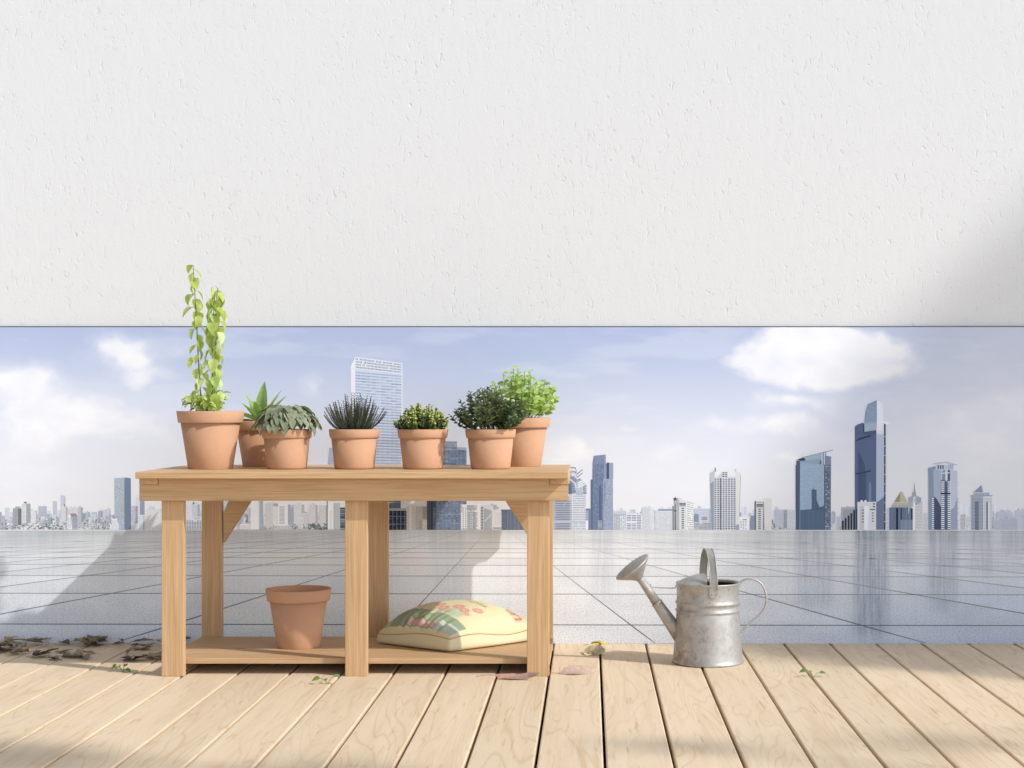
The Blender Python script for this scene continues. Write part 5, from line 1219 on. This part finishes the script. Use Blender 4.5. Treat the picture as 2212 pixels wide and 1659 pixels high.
q = gp(1290, 1395.5); dry_leaf('yellow_leaf', 'thin bright yellow leaf at the panel foot behind the cream leaf', (q.x-.03, q.y-.02, 0), .075, .026, (.30, .22, .04), .05, .45, 1.0, .3, None, 'leaf', 0, seed=8, tip=(.75, .66, .04))

# ------------------------------------------------------------------ tree off to the right whose shadow falls on the wall and deck
def crownpt(px_, py_, on, t):
    if on == 'wall': b = Vector(((px_-VX)/510, DW, 1-(py_-VY)/510))
    else: b = gp(px_, py_)
    return b - SUN*t
tree = thing('garden_tree', 'leafy tree standing on the sunny side of the terrace, outside the picture', 'tree', (15.0, -3.0, -.16))
tm = MB(); cm = MB(); r = random.Random(55)
base = Vector((15.0, -3.0, -.16)); fork = Vector((15.0, -3.0, 8.0))
tube(tm, smoothpath([base, Vector((15.2, -3.0, 3.5)), fork], 5), [.22-.08*i/10 for i in range(11)], 12)
clumps = []
for (px_, py_, on, t, rx, n, sx, sz) in [(2420, 640, 'wall', 13.5, .52, 900, 1, 1), (2250, 800, 'wall', 13.5, .52, 900, 1, 1), (2130, 960, 'wall', 13.2, .42, 600, 1, 1), (2160, 1180, 'wall', 13.2, .6, 900, 1, 1), (2330, 870, 'wall', 13.5, .62, 900, 1, 1), (2200, 1010, 'wall', 13.2, .60, 800, 1, 1), (2090, 860, 'wall', 13.5, .34, 260, 1, 1), (2010, 980, 'wall', 13.3, .30, 200, 1, 1), (1960, 1110, 'wall', 13.3, .32, 200, 1, 1), (2060, 1080, 'wall', 13.0, .38, 260, 1, 1), (2500, 900, 'wall', 13.5, .8, 900, 1, 1), (2350, 1200, 'wall', 13.2, .8, 900, 1, 1), (2130, 1250, 'wall', 13.2, .55, 420, 1, 1), (1960, 1240, 'wall', 13.2, .30, 90, 1, 1),
        (2050, 1430, 'g', 13, .30, 160, 1.6, .5), (1820, 1416, 'g', 13, .26, 110, 1.8, .4), (2250, 1440, 'g', 13, .35, 200, 1.6, .6),
        (60, 1630, 'g', 17, .20, 75, 2.0, .35), (-60, 1650, 'g', 17, .22, 110, 1.8, .4), (640, 1668, 'g', 17, .17, 45, 2.2, .3), (1500, 1615, 'g', 17, .16, 22, 2.4, .3), (2080, 1600, 'g', 17, .2, 26, 2.4, .3), (900, 1725, 'g', 17, .3, 90, 2.4, .4)]:
    if on == 'wall': t = t*1.9; rx *= 1.15; px_ -= 80; py_ += 75; n = int(n*1.25)
    c = crownpt(px_, py_, on, t)
    tube(tm, smoothpath([fork, fork.lerp(c, .5)+Vector((0, 0, .3)), c], 4), [.07-.055*i/8 for i in range(9)], 6)
    for k in range(n):
        q = dirv(r.uniform(0, 2*PI), math.asin(r.uniform(-1, 1)))*(r.random()**.45*r.uniform(.8, 1.12)); q = Vector((q.x*sx, q.y, q.z*sz))*rx
        d = dirv(r.uniform(0, 2*PI), r.uniform(-.8, .8))
        leaf(cm, c+q, d, dirv(r.uniform(0, 2*PI), 1.0), .12, .075, vary((.06, .10, .03), .3, r), 2, .3, .1)
tm.build('trunk', BARK, tree); cm.build('crown', LEAFD, tree)

# ------------------------------------------------------------------ light and camera
w = bpy.data.worlds.new('World'); scene.world = w; w.use_nodes = True; nt = w.node_tree
bg = nt.nodes['Background']; sk = nt.nodes.new('ShaderNodeTexSky'); sk.sky_type = 'NISHITA'; sk.sun_disc = False
to = -SUN; el = math.asin(to.z); azs = math.atan2(to.x, to.y)
sk.sun_elevation = el; sk.sun_rotation = azs; sk.air_density = 1.0; sk.dust_density = 4.0; sk.ozone_density = 1.0
hs = nt.nodes.new('ShaderNodeHueSaturation'); hs.inputs['Saturation'].default_value = .22
nt.links.new(sk.outputs[0], hs.inputs['Color']); mm = mixc(nt, 1, hs.outputs[0], SKYTINT, 'MULTIPLY')
tc = nt.nodes.new('ShaderNodeTexCoord'); sp_ = nt.nodes.new('ShaderNodeSeparateXYZ'); nt.links.new(tc.outputs['Generated'], sp_.inputs[0])
low_boost = ramp(nt, sp_.outputs['Z'], [(0, 1.0), (.14, .85), (.30, .22), (.6, .04)])          # extra brightness added low in the sky to lift the shade under the bench
low_boost = math_(nt, 'MULTIPLY', math_(nt, 'ADD', low_boost, .11), 3.2)
cb = nt.nodes.new('ShaderNodeCombineXYZ')
for k in range(3): nt.links.new(low_boost, cb.inputs[k])
mm = mixc(nt, 1, mm, cb.outputs[0], 'MULTIPLY')
nt.links.new(mm, bg.inputs['Color']); bg.inputs['Strength'].default_value = SKYS
sl = bpy.data.lights.new('Sun', 'SUN'); sl.energy = SUNS; sl.angle = math.radians(.75); sl.color = (1, .985, .955)
so = bpy.data.objects.new('Sun', sl); COL.objects.link(so); so.rotation_euler = SUN.to_track_quat('-Z', 'Y').to_euler(); so.location = (9, -4, 9)
cam = bpy.data.cameras.new('Camera'); co = bpy.data.objects.new('Camera', cam); COL.objects.link(co)
co.location = (0, 0, 1); co.rotation_euler = (PI/2, 0, 0); cam.lens = 36*F/2212; cam.sensor_width = 36
cam.shift_x = -(VX-1106)/2212; cam.shift_y = (VY-829.5)/2212; cam.clip_end = 500; cam.clip_start = .05
scene.camera = co
scene.view_settings.view_transform = 'Standard'; scene.view_settings.look = 'None'; scene.view_settings.exposure = 0
